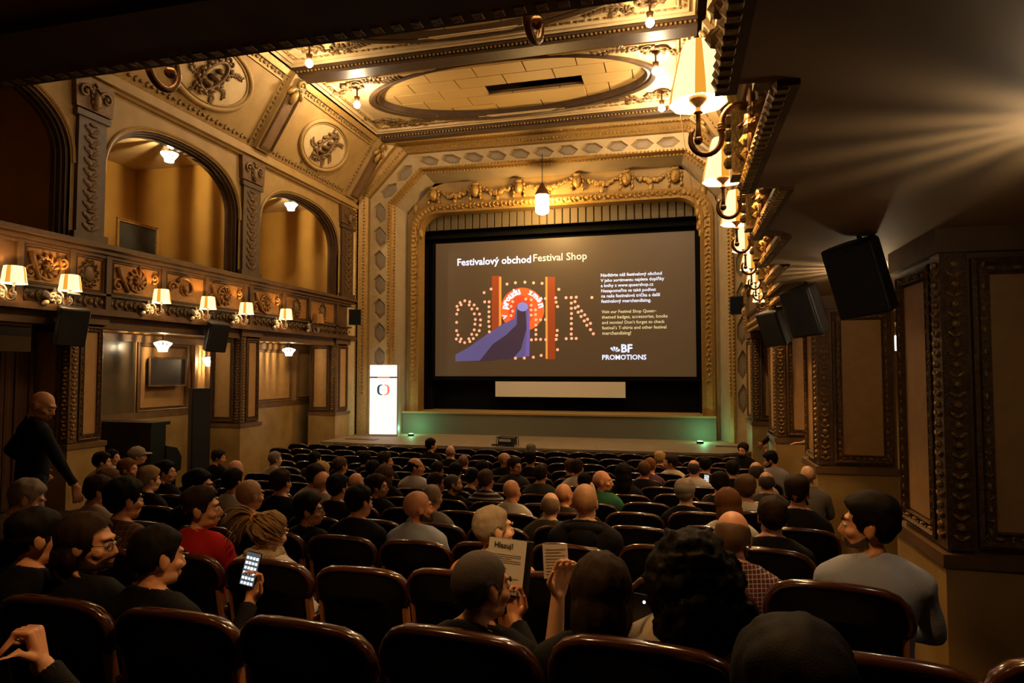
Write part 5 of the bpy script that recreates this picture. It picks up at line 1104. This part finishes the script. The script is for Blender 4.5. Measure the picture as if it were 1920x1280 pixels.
def plaid(name, c1, c2, c3, s):
    m = mat(name, c1, .8); nt = m.node_tree; b = nt.nodes['Principled BSDF']; tc = nt.nodes.new('ShaderNodeTexCoord'); prev = None
    for ax, col in (('X', c2), ('Z', c2), ('X', c3), ('Z', c3)):
        w = nt.nodes.new('ShaderNodeTexWave'); w.bands_direction = ax; w.inputs['Scale'].default_value = s*(1 if col is c2 else 2.3); nt.links.new(tc.outputs['Object'], w.inputs['Vector'])
        g = nt.nodes.new('ShaderNodeMath'); g.operation = 'GREATER_THAN'; g.inputs[1].default_value = .72 if col is c2 else .9; nt.links.new(w.outputs['Fac'], g.inputs[0])
        k = nt.nodes.new('ShaderNodeMath'); k.operation = 'MULTIPLY'; k.inputs[1].default_value = .55; nt.links.new(g.outputs[0], k.inputs[0])
        mx = nt.nodes.new('ShaderNodeMix'); mx.data_type = 'RGBA'; nt.links.new(k.outputs[0], mx.inputs[0]); mx.inputs[7].default_value = (*col, 1)
        if prev: nt.links.new(prev, mx.inputs[6])
        else: mx.inputs[6].default_value = (*c1, 1)
        prev = mx.outputs[2]
    nt.links.new(prev, b.inputs['Base Color']); return m
def stripes():
    m = mat('striped_knit', (.02, .018, .02), .85); nt = m.node_tree; b = nt.nodes['Principled BSDF']; tc = nt.nodes.new('ShaderNodeTexCoord'); w = nt.nodes.new('ShaderNodeTexWave'); w.bands_direction = 'Z'; w.inputs['Scale'].default_value = 5.5; nt.links.new(tc.outputs['Object'], w.inputs['Vector'])
    r = nt.nodes.new('ShaderNodeValToRGB'); r.color_ramp.interpolation = 'CONSTANT'; r.color_ramp.elements[0].color = (.02, .018, .02, 1); r.color_ramp.elements[1].position = .68; r.color_ramp.elements[1].color = (.55, .48, .42, 1); nt.links.new(w.outputs['Fac'], r.inputs[0]); nt.links.new(r.outputs[0], b.inputs['Base Color']); return m
fab = lambda n, c, c2=None: mat('cloth_'+n, c, .85, col2=c2 or tuple(q*.85 for q in c), nscale=6, bump=.15, bscale=150, spec=.2)
TOPS = {'black': fab('black', (.006, .0055, .0065)), 'white': fab('white', (.72, .66, .60)), 'whitej': fab('offwhite', (.62, .58, .56)), 'red': fab('red', (.42, .012, .012)), 'beige': fab('beige', (.46, .37, .25)), 'lblue': fab('light_blue', (.36, .42, .55)), 'lblue2': fab('pale_blue', (.34, .37, .47)), 'orange': fab('orange', (.78, .30, .10)), 'cream': fab('cream', (.68, .56, .42)), 'hoodie': fab('navy_black', (.009, .008, .012)), 'dgrey': fab('dark_grey', (.055, .048, .038)), 'green': fab('green', (.04, .16, .08)), 'purple': fab('purple', (.11, .055, .09)), 'lgrey': fab('light_grey', (.40, .37, .32)), 'grey': fab('grey', (.20, .18, .15)), 'plaidd': plaid('dark_plaid', (.05, .018, .010), (.16, .06, .02), (.02, .01, .01), 9), 'plaidr': plaid('red_plaid', (.12, .010, .016), (.02, .008, .012), (.55, .48, .45), 7), 'stripe': stripes()}
TOPN = {'black': 'black top', 'white': 'white tee', 'whitej': 'white jacket', 'red': 'red tee', 'beige': 'beige top', 'lblue': 'light blue tee', 'lblue2': 'pale blue shirt', 'orange': 'orange tee', 'cream': 'cream top', 'hoodie': 'black hooded top', 'dgrey': 'dark grey top', 'green': 'green and black jacket', 'purple': 'purple top', 'lgrey': 'light grey top', 'grey': 'grey tee', 'plaidd': 'dark plaid shirt', 'plaidr': 'red plaid shirt', 'stripe': 'striped knit top'}
JEANS = fab('dark_denim', (.02, .022, .035)); SHOE = mat('shoe_leather', (.015, .012, .010), .5)
TPL = {'lap': make_template('lap', .007, (.34, .11, .045)), 'phone': make_template('phone', .005, (.22,)), 'paper': make_template('paper', .005, (.22,)), 'chin': make_template('chin', .004, (.2,)), 'paperA': make_template('paperA', .006, (.28,)), 'stand': make_template('stand', .009, (.3,)), 'stand_reach': make_template('stand_reach', .008, (.2,))}
SHARED = {}
LIPS = mat('lips', (.33, .10, .07), .5); EYEW = mat('eye_white', (.7, .66, .6), .3); IRIS = mat('iris', (.03, .015, .008), .2); WIRE = mat('spectacle_frame', (.012, .01, .01), .3)
def face_kit(root, R, zo, hair, brows, glasses, sc):
    def put(mb, name, m, sm=True):
        V = np.array(mb.v); V = turn(V, np.ones(len(V)), R, zo); mb.v = [tuple(v) for v in V]; return mb.build(name, m, root, sm)
    o = lambda x, y, z: (HC.x+x*HS, HC.y+y*HS, HC.z+zo+z*HS)
    for s in (-1, 1):
        m = MB(); m.ell(o(s*.031, .0815, .005), (.0118*HS, .0118*HS, .0085*HS), 12, 8); m.mi = 1; m.ell(o(s*.031, .0900, .005), (.0055*HS, .0045*HS, .0055*HS), 10, 6); put(m, 'eye', [EYEW, IRIS])
        if brows: m = MB(); m.tube([o(s*.012, .098, .024), o(s*.028, .096, .032), o(s*.048, .083, .026)], [.0045*HS, .0052*HS, .003*HS], 6); put(m, 'eyebrow', HAIR[hair])
    m = MB(); m.ell(o(0, .0945, -.0555), (.020*HS, .006*HS, .0045*HS), 12, 6); m.ell(o(0, .0925, -.0645), (.018*HS, .007*HS, .005*HS), 12, 6); put(m, 'lips', LIPS)
    if glasses:
        m = MB()
        for s in (-1, 1):
            m.tube([o(s*.033+.021*math.cos(2*PI*k/16), .104-abs(.021*math.cos(2*PI*k/16))*.15, .004+.018*math.sin(2*PI*k/16)) for k in range(16)], .0016, 5, closed=True); m.tube([o(s*.054, .100, .010), o(s*.074, .06, .012), o(s*.081, -.01, .014), o(s*.08, -.03, .0)], .0016, 5)
        m.tube([o(-.012, .104, .008), o(0, .108, .010), o(.012, .104, .008)], .0016, 5); put(m, 'glasses', WIRE)
def put_person(i, x, y, row, s, yaw, pitch, hair, hcol, skin, top, sleeve, extra, label, group=None, stand=None, base=None, rz=0):
    rnd = random.Random(i*13+5); ex = extra.split()
    pose = stand or ('phone' if 'phone' in ex else 'paper' if 'paperB' in ex else 'paperA' if 'paperA' in ex else 'chin' if 'chinhand' in ex else 'lap')
    lod = 0 if (row is None or row <= 3) else (1 if row <= 6 else 2); tl = TPL[pose]; t = tl[min(lod, len(tl)-1)]
    R = R3(yaw-(0 if base is None else 0), pitch, rnd.uniform(-4, 4)); zo = t.zo
    body = mesh_np('person', turn(t.V, t.w, R, zo), t.T, SKIN[skin]); root = obj('person', body); tag(root, label, 'person', group)
    sc = max(s, .95); sink = (sc-s)*1.33 if s < .95 else 0
    if base is None:
        root.location = (x, y, zs(x, y)-sink); root.scale = (max(sc, .96),)*2+(sc,)
    else: root.location = base; root.scale = (sc,)*3
    root.rotation_euler = (0, 0, rz)
    key = (pose, min(lod, len(tl)-1), sleeve, top in ('hoodie', 'whitej', 'dgrey', 'green'))
    if key not in SHARED:
        thick = .020 if key[3] else .011; P, T, u = shell(t, t.f[sleeve], thick, .014, .006 if lod == 0 else .004); SHARED[key] = (P, T, t.w[u])
    P, T, w = SHARED[key]; k2 = key+(top,)
    if k2 not in SHARED: SHARED[k2] = mesh_np('shirt', P, T, TOPS[top])
    me = SHARED[k2]
    if abs(yaw) > 8 and lod < 2: me = mesh_np('shirt', turn(P, w*.25, R, zo), T, TOPS[top])
    obj('shirt', me, root)
    k3 = (pose, min(lod, len(tl)-1), 'legs')
    if k3 not in SHARED:
        a = shell(t, t.f['leg'], .010, .014, .004); b = shell(t, t.f['foot'], .010, .01); SHARED[k3] = (mesh_np('trousers', a[0], a[1], JEANS), mesh_np('shoes', b[0], b[1], SHOE))
    obj('trousers', SHARED[k3][0], root); obj('shoes', SHARED[k3][1], root)
    if hair in ('long', 'curly', 'long_m'):
        V, T = {'long': LONG, 'curly': CURL, 'long_m': LONGM}[hair]; V = V.copy(); V[:,2] += zo; T = front_clear(V-np.array([0,0,zo]), T); w = smooth(.97+zo, 1.09+zo, V[:,2]); obj('hair', mesh_np('hair', turn(V, w, R, zo), T, HAIR[hcol]), root)
    else:
        P, T, w = hair_shell(t, hair, rnd); m_ = BUZZ[hcol] if hair in ('buzz', 'buzzlow', 'balding', 'bald') else HAIR[hcol]; obj('hair', mesh_np('hair', turn(P, w, R, zo), T, m_), root)
    if hair == 'cap':
        m = MB(); m.ell((HC.x, HC.y-.02*HS, HC.z+.055*HS), (.095*HS, .118*HS, .078*HS), 18, 10); m.ell((HC.x, HC.y+.11*HS, HC.z+.045*HS), (.07*HS, .07*HS, .012*HS), 14, 6); V = turn(np.array(m.v), np.ones(len(m.v)), R); m.v = [tuple(v) for v in V]; m.build('cap', fab('cap_grey', (.26, .23, .19)), root, True)
    if 'beard' in ex or 'beardbig' in ex or 'stubble' in ex:
        P, T, w = beard_shell(t, .030 if 'beardbig' in ex else .004 if 'stubble' in ex else .014); obj('beard', mesh_np('beard', turn(P, w, R, zo), T, HAIR[hcol if hcol not in ('sand',) else 'dbrown'] if 'stubble' not in ex else BUZZ['dbrown']), root)
    if lod == 0 or 'brows' in ex or 'glasses' in ex or 'smile' in ex or abs(yaw) > 60: face_kit(root, R, zo, hcol if hcol != 'sand' else 'brown', 'brows' in ex or lod == 0, 'glasses' in ex, sc)
    if 'hood' in ex:
        m = MB(); m.tube([(.105*math.cos(2*PI*k/20), -.165+.075*math.sin(2*PI*k/20), 1.03-.028*math.sin(2*PI*k/20)) for k in range(20)], .034, 8, closed=True); m.ell((0, -.245, .99), (.10, .045, .075), 14, 8); m.build('hood', TOPS['hoodie'], root, True)
    if 'scarf' in ex:
        m = MB()
        for q, (rr, zz, rd) in enumerate(((.105, 1.035, .040), (.095, 1.075, .034))): m.tube([((rr+.01*math.sin(3*k+q))*math.cos(2*PI*k/24), -.135+(rr-.01)*math.sin(2*PI*k/24), zz+.012*math.sin(k*1.3+q)) for k in range(24)], [rd*(1+.12*math.sin(k*2.1)) for k in range(24)], 8, closed=True)
        m.build('scarf', mat('knit_scarf', (.46, .36, .24), .9, col2=(.30, .22, .14), nscale=60, bump=.6, bscale=120), root, True)
    if hair == 'dread':
        m = MB(); K = np.array(hp(-.045, -.095, .085))
        for q in range(64):
            d0 = np.array([-.9+.5*rnd.random(), -.5*rnd.random()-.05, rnd.uniform(-.5, .75)]); L = rnd.uniform(.14, .27); pts = [K]
            p = K.copy(); v = d0/np.linalg.norm(d0)
            for j in range(9): p = p+v*L/9; v = v+np.array([rnd.uniform(-.12, .10), rnd.uniform(-.12, .12), -.20-.05*j*rnd.random()]); v = v/np.linalg.norm(v); pts.append(p)
            m.tube([tuple(p_) for p_ in pts], [.0058*(1-.075*j) for j in range(10)], 5)
        for q in range(40):
            a = rnd.uniform(-2.4, 2.4); z_ = rnd.uniform(-.05, .09); st = np.array(hp(.085*math.sin(a), -.02+.105*-math.cos(a)*.6+.02, z_)); c = np.array(hp(0, -.02, .03)); dirn = (st-c)/np.linalg.norm(st-c); mid = (st+K)/2; md = (mid-c)/np.linalg.norm(mid-c); st = c+dirn*.122; mid = c+md*.132
            m.tube([tuple(st), tuple((st+mid)/2*1.0), tuple(mid), tuple((mid+K)/2), tuple(K)], [.004, .005, .005, .005, .004], 5)
        V = turn(np.array(m.v), np.ones(len(m.v)), R); m.v = [tuple(v) for v in V]; tag(m.build('dreadlocks', HAIR['dblond'], root, True), kind='stuff')
        m = MB(); m.tube([tuple(K+np.array([.0, .022*math.cos(2*PI*k/14)*1.2, .026*math.sin(2*PI*k/14)])) for k in range(14)], .009, 6, closed=True); V = turn(np.array(m.v), np.ones(len(m.v)), R); m.v = [tuple(v) for v in V]; m.build('hair_band', mat('orange_band', (.75, .30, .04), .6), root, True)
    return root

PEOPLE = [
(-1.798, 1.228, 0, 0.923, 75, 10, 'short', 'black', 'tan', 'black', 'long', 'chinhand'),
(-2.508, 2.309, 1, 0.931, 72, 2, 'long_m', 'dbrown', 'tan', 'black', 'long', 'beard glasses brows'),
(-2.156, 2.309, 1, 0.903, 22, 8, 'short', 'black', 'tan', 'black', 'long', 'phone'),
(-2.813, 2.308, 1, 0.933, 22, 5, 'fade', 'black', 'tan', 'black', 'long', ''),
(-4.37, 3.476, 2, 0.977, 40, 25, 'short', 'grey', 'tan', 'white', 'short', ''),
(-2.43, 3.476, 2, 0.885, 20, 10, 'dread', 'dblond', 'pale', 'whitej', 'long', 'scarf'),
(-2.899, 3.476, 2, 0.979, 62, 0, 'fade', 'dbrown', 'tan', 'red', 'short', 'brows'),
(-3.495, 3.476, 2, 0.995, 18, 3, 'full', 'black', 'tan', 'plaidd', 'long', ''),
(-4.884, 4.577, 3, 0.942, 35, 5, 'full', 'dbrown', 'tan', 'beige', 'long', ''),
(-2.828, 4.577, 3, 0.904, 62, 0, 'full', 'black', 'tan', 'black', 'short', 'glasses brows'),
(-3.367, 4.576, 3, 0.978, 22, 4, 'buzz', 'dblond', 'tan', 'beige', 'short', ''),
(-2.395, 4.576, 3, 0.971, 22, 4, 'short', 'black', 'tan', 'black', 'short', ''),
(-1.905, 4.575, 3, 0.96, 48, 0, 'buzz', 'sand', 'pink', 'lblue', 'short', 'beardbig brows'),
(-3.128, 5.551, 4, 0.988, 12, 2, 'short', 'black', 'tan', 'black', 'long', 'phone2'),
(-3.858, 6.518, 5, 0.959, 18, 2, 'bald', 'sand', 'pink', 'beige', 'short', ''),
(-0.975, 3.401, 2, 0.94, 48, -2, 'thin', 'grey', 'pale', 'orange', 'short', 'brows'),
(-0.691, 2.219, 1, 0.87, 38, 6, 'buzzlow', 'dbrown', 'tan', 'black', 'long', 'paperA'),
(-0.25, 2.173, 1, 0.862, -8, 12, 'long', 'dbrown', 'pale', 'black', 'short', 'paperB'),
(0.043, 2.144, 1, 0.917, -10, 12, 'curly', 'black', 'tan', 'cream', 'long', 'phone3'),
(0.159, 1.05, 0, 0.883, 0, 5, 'short', 'black', 'tan', 'black', 'long', ''),
(0.237, 3.255, 2, 0.923, 8, 3, 'balding', 'brown', 'pink', 'plaidr', 'long', 'beard'),
(0.554, 4.317, 3, 0.917, 2, 2, 'short', 'dbrown', 'tan', 'black', 'short', ''),
(0.82, 3.185, 2, 0.97, -72, 0, 'full', 'black', 'tan', 'lblue2', 'long', 'stubble brows'),
(0.885, 5.404, 4, 0.988, 15, 2, 'fade', 'dbrown', 'tan', 'black', 'short', 'beard'),
(-0.624, 4.46, 3, 0.998, 4, 2, 'buzz', 'dblond', 'pale', 'hoodie', 'long', 'hood'),
(-1.082, 5.522, 4, 0.91, -2, 8, 'balding', 'grey', 'pale', 'dgrey', 'long', ''),
(-1.134, 6.518, 5, 0.92, 30, 5, 'bald', 'sand', 'pink', 'dgrey', 'long', ''),
(-0.848, 7.419, 6, 0.974, 88, 0, 'bald', 'sand', 'pink', 'green', 'long', 'smile'),
(-1.183, 8.317, 7, 0.902, 10, 12, 'short', 'black', 'tan', 'white', 'short', ''),
(0.061, 6.517, 5, 0.915, 10, 4, 'cap', 'grey', 'pale', 'black', 'long', ''),
(0.203, 9.219, 8, 0.976, 5, 6, 'balding', 'dbrown', 'pink', 'white', 'short', 'phone4'),
(-0.469, 9.219, 8, 0.958, 6, 3, 'short', 'brown', 'tan', 'black', 'short', ''),
(-0.429, 10.169, 9, 0.942, 15, 3, 'short', 'auburn', 'pink', 'purple', 'long', ''),
(-0.331, 12.169, 11, 0.891, 40, 3, 'full', 'blond', 'pale', 'black', 'long', ''),
(-0.105, 11.118, 10, 0.92, -80, 0, 'full', 'dbrown', 'tan', 'cream', 'short', ''),
(0.382, 5.435, 4, 0.909, -15, 10, 'long', 'auburn', 'pale', 'white', 'long', ''),
(0.613, 6.518, 5, 0.935, 10, 5, 'full', 'brown', 'tan', 'white', 'short', ''),
(0.914, 7.419, 6, 0.944, 4, 4, 'balding', 'dbrown', 'tan', 'dgrey', 'short', ''),
(0.912, 8.317, 7, 0.996, 2, 8, 'balding', 'dbrown', 'tan', 'beige', 'short', ''),
(1.19, 13.068, 12, 0.982, -150, 5, 'full', 'dbrown', 'pink', 'black', 'short', 'beard brows'),
(1.471, 11.117, 10, 0.99, -75, 18, 'full', 'black', 'pink', 'lgrey', 'short', 'beard brows'),
(1.481, 8.318, 7, 0.978, -4, 3, 'bald', 'sand', 'pale', 'grey', 'long', ''),
(0.386, 10.168, 9, 0.955, 15, 8, 'short', 'black', 'tan', 'black', 'long', ''),
(0.694, 9.218, 8, 0.963, -5, 8, 'short', 'black', 'tan', 'black', 'long', ''),
(0.435, 7.417, 6, 0.926, 5, 12, 'full', 'black', 'tan', 'black', 'long', ''),
(-1.68, 6.519, 5, 0.954, 25, 8, 'bald', 'sand', 'pink', 'white', 'short', 'cheekhand'),
(-2.213, 7.418, 6, 0.97, 8, 2, 'short', 'brown', 'tan', 'stripe', 'long', ''),
(-2.642, 7.418, 6, 0.92, 62, 0, 'buzz', 'dbrown', 'tan', 'black', 'long', 'beard'),
(-2.706, 8.319, 7, 0.906, 20, 25, 'full', 'black', 'tan', 'black', 'long', ''),
(-2.867, 7.418, 6, 0.923, 50, 5, 'short', 'dbrown', 'tan', 'white', 'short', 'glasses'),
(-2.187, 5.553, 4, 0.951, 22, 5, 'buzz', 'grey', 'tan', 'grey', 'short', ''),
(-2.336, 9.217, 8, 0.986, 112, 5, 'short', 'dbrown', 'pink', 'dgrey', 'long', 'glasses brows'),
(-2.737, 10.168, 9, 0.982, 80, 5, 'balding', 'blond', 'pink', 'black', 'long', ''),
(-1.749, 8.318, 7, 0.979, 6, 3, 'short', 'dbrown', 'tan', 'dgrey', 'long', ''),
(-1.395, 9.22, 8, 0.986, 12, 4, 'short', 'dbrown', 'tan', 'cream', 'short', ''),
(-1.648, 10.167, 9, 0.914, -30, 4, 'full', 'brown', 'tan', 'black', 'long', ''),
(-3.427, 10.167, 9, 0.94, 2, 3, 'buzz', 'auburn', 'pink', 'black', 'long', ''),
(-3.992, 11.118, 10, 0.986, -2, 2, 'bald', 'sand', 'pale', 'black', 'long', ''),
(-4.787, 12.17, 11, 0.987, 45, 0, 'full', 'black', 'tan', 'black', 'long', ''),
(-2.937, 13.068, 12, 0.888, 8, 4, 'full', 'grey', 'pale', 'black', 'long', ''),
(-2.304, 10.17, 9, 1.005, 0, 6, 'short', 'black', 'tan', 'black', 'long', ''),
(-3.497, 8.317, 7, 1.009, 70, 0, 'balding', 'black', 'pink', 'white', 'short', ''),
(-3.513, 9.219, 8, 0.914, 5, 4, 'short', 'dbrown', 'tan', 'black', 'long', ''),
(-4.379, 9.219, 8, 0.99, 65, 0, 'full', 'dbrown', 'tan', 'black', 'long', ''),
(-3.515, 7.418, 6, 0.978, 8, 3, 'long', 'brown', 'tan', 'black', 'long', ''),
(-3.188, 6.518, 5, 0.939, 70, 0, 'full', 'dbrown', 'tan', 'black', 'long', 'glasses'),
(-3.921, 7.419, 6, 0.897, 15, 4, 'bald', 'sand', 'pink', 'black', 'long', ''),
(-4.649, 8.32, 7, 0.981, 20, 3, 'short', 'brown', 'tan', 'black', 'long', ''),
(-4.414, 7.418, 6, 0.974, 12, 6, 'full', 'blond', 'pale', 'black', 'long', ''),
(-3.966, 6.518, 5, 1.0, 10, 10, 'full', 'dbrown', 'tan', 'white', 'short', ''),
(-5.591, 9.217, 8, 0.975, 20, 5, 'short', 'black', 'tan', 'black', 'long', ''),
(-6.314, 9.217, 8, 0.958, 30, 3, 'short', 'grey', 'pale', 'beige', 'short', ''),
(-3.73, 5.553, 4, 1.005, 3, 2, 'short', 'dbrown', 'tan', 'black', 'long', ''),
(-4.263, 5.552, 4, 0.994, 5, 3, 'short', 'black', 'tan', 'white', 'short', ''),
(-5.673, 7.418, 6, 0.973, 10, 3, 'bald', 'sand', 'pink', 'black', 'long', ''),
(-7.402, 9.219, 8, 0.953, 60, 10, 'full', 'dbrown', 'tan', 'black', 'long', ''),
(-3.851, 4.576, 3, 1.016, 66, 2, 'fade', 'black', 'tan', 'black', 'long', 'glasses'),
(-5.281, 5.553, 4, 0.974, 22, 5, 'full', 'dblond', 'pale', 'black', 'long', ''),
(-5.953, 6.517, 5, 0.976, 62, 2, 'full', 'black', 'tan', 'black', 'long', ''),
(-6.515, 6.518, 5, 0.99, 60, 5, 'short', 'auburn', 'tan', 'black', 'long', 'beard'),
(-8.119, 8.32, 7, 1.006, 45, 2, 'cap', 'grey', 'tan', 'black', 'long', ''),
(-7.855, 7.419, 6, 0.985, 40, 5, 'full', 'black', 'tan', 'beige', 'long', ''),
(-8.602, 8.317, 7, 0.971, 66, 2, 'short', 'black', 'tan', 'white', 'short', ''),
(-5.803, 5.552, 4, 0.944, 20, 5, 'full', 'brown', 'tan', 'beige', 'long', ''),
(-5.207, 10.169, 9, 0.918, 15, 3, 'full', 'black', 'tan', 'black', 'long', ''),
(-4.145, 8.319, 7, 0.96, 20, 5, 'short', 'black', 'tan', 'black', 'long', ''),
(-3.224, 9.218, 8, 0.898, 0, 4, 'full', 'black', 'tan', 'black', 'long', ''),
(-0.669, 8.32, 7, 0.982, 0, 10, 'long', 'black', 'tan', 'black', 'long', ''),
(-2.808, 9.218, 8, 0.939, 8, 6, 'long', 'black', 'tan', 'black', 'long', '')]

CAPTION = {0: 'person at the left edge holding a fist to the mouth, mostly cut by the frame', 1: 'person in black with thin glasses turned in profile to the right', 2: 'person in black jacket holding up a lit phone, seen from behind',
 5: 'person with beige scarf and white jacket, hair tied up by an orange band', 6: 'person in a red tee looking right', 9: 'person in black top and glasses looking right beside the scarf wearer', 12: 'person in light blue tee looking right', 15: 'person in an orange tee turning to the right, behind a leaflet', 16: 'person in black in the second row from camera, head turned right, leaflet beside',
 17: 'person in black top raising a bare arm with a small paper', 18: 'person in cream top with phone in hand, beside the raised paper', 19: 'person in black cut off by the bottom of the frame', 20: 'person in red and white plaid shirt facing the screen', 22: 'person in pale blue shirt looking left next to the first right pier', 24: 'person in black hooded top facing the screen', 27: 'person in green and black jacket looking back to the right, smiling', 29: 'person wearing a grey cap and black top, centre right', 39: 'person in black at front right turned back towards the audience', 45: 'person in white tee beside an empty dark seat, head slightly bowed', 46: 'person in black and white striped knit', 51: 'person in dark grey with glasses turned back to the right'}
PR = {}
for i, p in enumerate(PEOPLE):
    x, y, r = p[0], p[1], p[2]; k = sum(1 for q in PEOPLE if q[2] == r and q[0] > x)
    how = 'head bowed' if p[5] > 9 else 'looking right' if p[4] > 40 else 'looking left' if p[4] < -40 else 'facing the screen'
    lab = CAPTION.get(i) or 'person in %s, %s, %s row from camera, %s from right' % (TOPN[p[9]], how, ORDN[r], ORDN[k])
    PR[i] = put_person(i, x, y+.12, r, p[3], p[4], p[5], p[6], p[7], p[8], p[9], p[10], p[11], lab, 'seated audience')
place_seats(PEOPLE)
put_person(201, 0, 0, None, 1.13, 48, 20, 'bald', 'sand', 'tan', 'black', 'long', 'brows', 'person in black standing and leaning in the left aisle by the curtain', None, 'stand', (-6.33, 5.2, .68), -.35).rotation_euler.x = -.09
put_person(202, 0, 0, None, 1.06, -60, 10, 'full', 'black', 'tan', 'black', 'long', '', 'person in black standing half hidden behind a right-hand pier near the stage', None, 'stand', (1.70, 13.35, .41), 1.2)
put_person(203, 0, 0, None, 1.04, -30, 10, 'short', 'black', 'tan', 'white', 'long', '', 'person in white sleeve reaching out from behind the second right pier', None, 'stand_reach', (2.42, 10.3, zs(1.8, 10.5)+.45), .15)
# ------------------------------------------------------------------ things in hands
def in_hand(root, pose, side, up):
    w, d, n = TPL[pose][0].arms[side]; M = Matrix.Translation(root.location) @ root.rotation_euler.to_matrix().to_4x4() @ Matrix.Diagonal((*root.scale, 1)); return M @ (w+d*up)
PAPER = mat('paper', (.80, .75, .68), .8); INK = mat('ink', (.03, .03, .03), .8); INK2 = mat('pale_ink', (.45, .42, .38), .8)
def phone(label, loc, rot, lit=True, group=None):
    r = thing('mobile_phone', label, 'phone', loc, 0, group); r.rotation_euler = rot
    m = MB(); m.box(-.037, .037, 0, .009, -.076, .076); b = m.build('case', mat('phone_black', (.008, .008, .01), .25), r); bv = b.modifiers.new('b', 'BEVEL'); bv.width = .006; bv.segments = 2
    m = MB(); m.box(-.034, .034, -.001, 0, -.072, .072); m.build('display', emat('phone_display', (.10, .12, .15), .6) if lit else mat('phone_black', (.008, .008, .01), .25), r)
    m = MB()
    for j in range(6 if lit else 0):
        for i_ in range(4): m.mi = (i_*2+j) % 3; m.box(-.0295+.0155*i_, -.0185+.0155*i_, -.0016, -.001, .048-.022*j-.006, .048-.022*j+.0055)
    if not lit: m.mi = 2; m.ell((0, -.002, .05), (.006, .002, .006), 8, 4)
    tag(m.build('icons', [emat('icon_white', (.95, .97, 1), 1.8), emat('icon_warm', (1, .85, .7), 1.7), emat('icon_blue', (.45, .7, 1), 1.7)], r), kind='stuff'); return r
q = in_hand(PR[2], 'phone', 1, .115); phone('lit phone with app icons held up by a person in black', q+Vector((-.02, -.025, .03)), (-.15, .18, .1))
# leaflet and small paper
def leaflet(name, label, w, h, loc, rot, lines, title=None):
    r = thing(name, label, 'paper', loc); r.rotation_euler = rot; m = MB(); m.box(-w/2, w/2, 0, .0012, -h/2, h/2); m.build('sheet', PAPER, r)
    if title: meshtext(title, w*.185, r, (-w*.36, -.002, h*.34), INK, .0007)
    m = MB(); rnd = random.Random(4)
    for (z, ww, hh, x0_) in lines: m.box(-w/2+x0_*w, -w/2+(x0_+ww)*w, -.0016, 0, h*(z-hh/2), h*(z+hh/2))
    tag(m.build('printed_lines', INK2, r), kind='stuff'); return r
La = [(.22-.035*i, .8-.25*(i % 3 == 2), .012, .08) for i in range(5)]+[(-.02, .45, .02, .08), (-.06, .36, .012, .08), (-.10, .38, .012, .08), (-.2, .36, .02, .5), (-.3, .30, .03, .1), (-.36, .4, .012, .08), (-.42, .3, .012, .5)]
q = in_hand(PR[16], 'paperA', 1, .10); leaflet('leaflet', 'large printed leaflet reading Hlasuj! held beside a dark cropped head', .155, .215, q+Vector((-.035, -.02, .11)), (-.1, .10, .12), La, 'Hlasuj!')
m = MB(); m.box(-.085, .085, .004, .012, -.115, .11); b = m.build('folder', mat('black_folder', (.01, .01, .01), .5)); b.location = q+Vector((-.018, -.012, .105)); b.rotation_euler = (-.1, .10, .12); tag(b, 'black folder held behind the printed leaflet', 'folder')
q = in_hand(PR[17], 'paper', -1, .115); leaflet('programme_slip', 'small printed paper held up in a bare raised hand', .095, .125, q+Vector((-.03, .01, .01)), (-.1, -.06, .1), [(.36-.09*i, .8-.2*(i % 2), .025, .1) for i in range(9)])
q = PR[18].location+Vector((-.17, .05, .93)); phone('phone with one small blue light in the lap of the cream top wearer', q, (-.3, .2, .3), False)
for i_, dx, dy, dz, lb in ((13, .20, .05, 1.09, 'bright phone screen between two dark heads, left of centre'), (30, .17, .10, 1.0, 'small blue phone screen beside the person in a white tee')):
    R_ = PR[i_]; phone(lb, R_.location+Vector((dx, dy, dz)), (-.2, .1, .1))
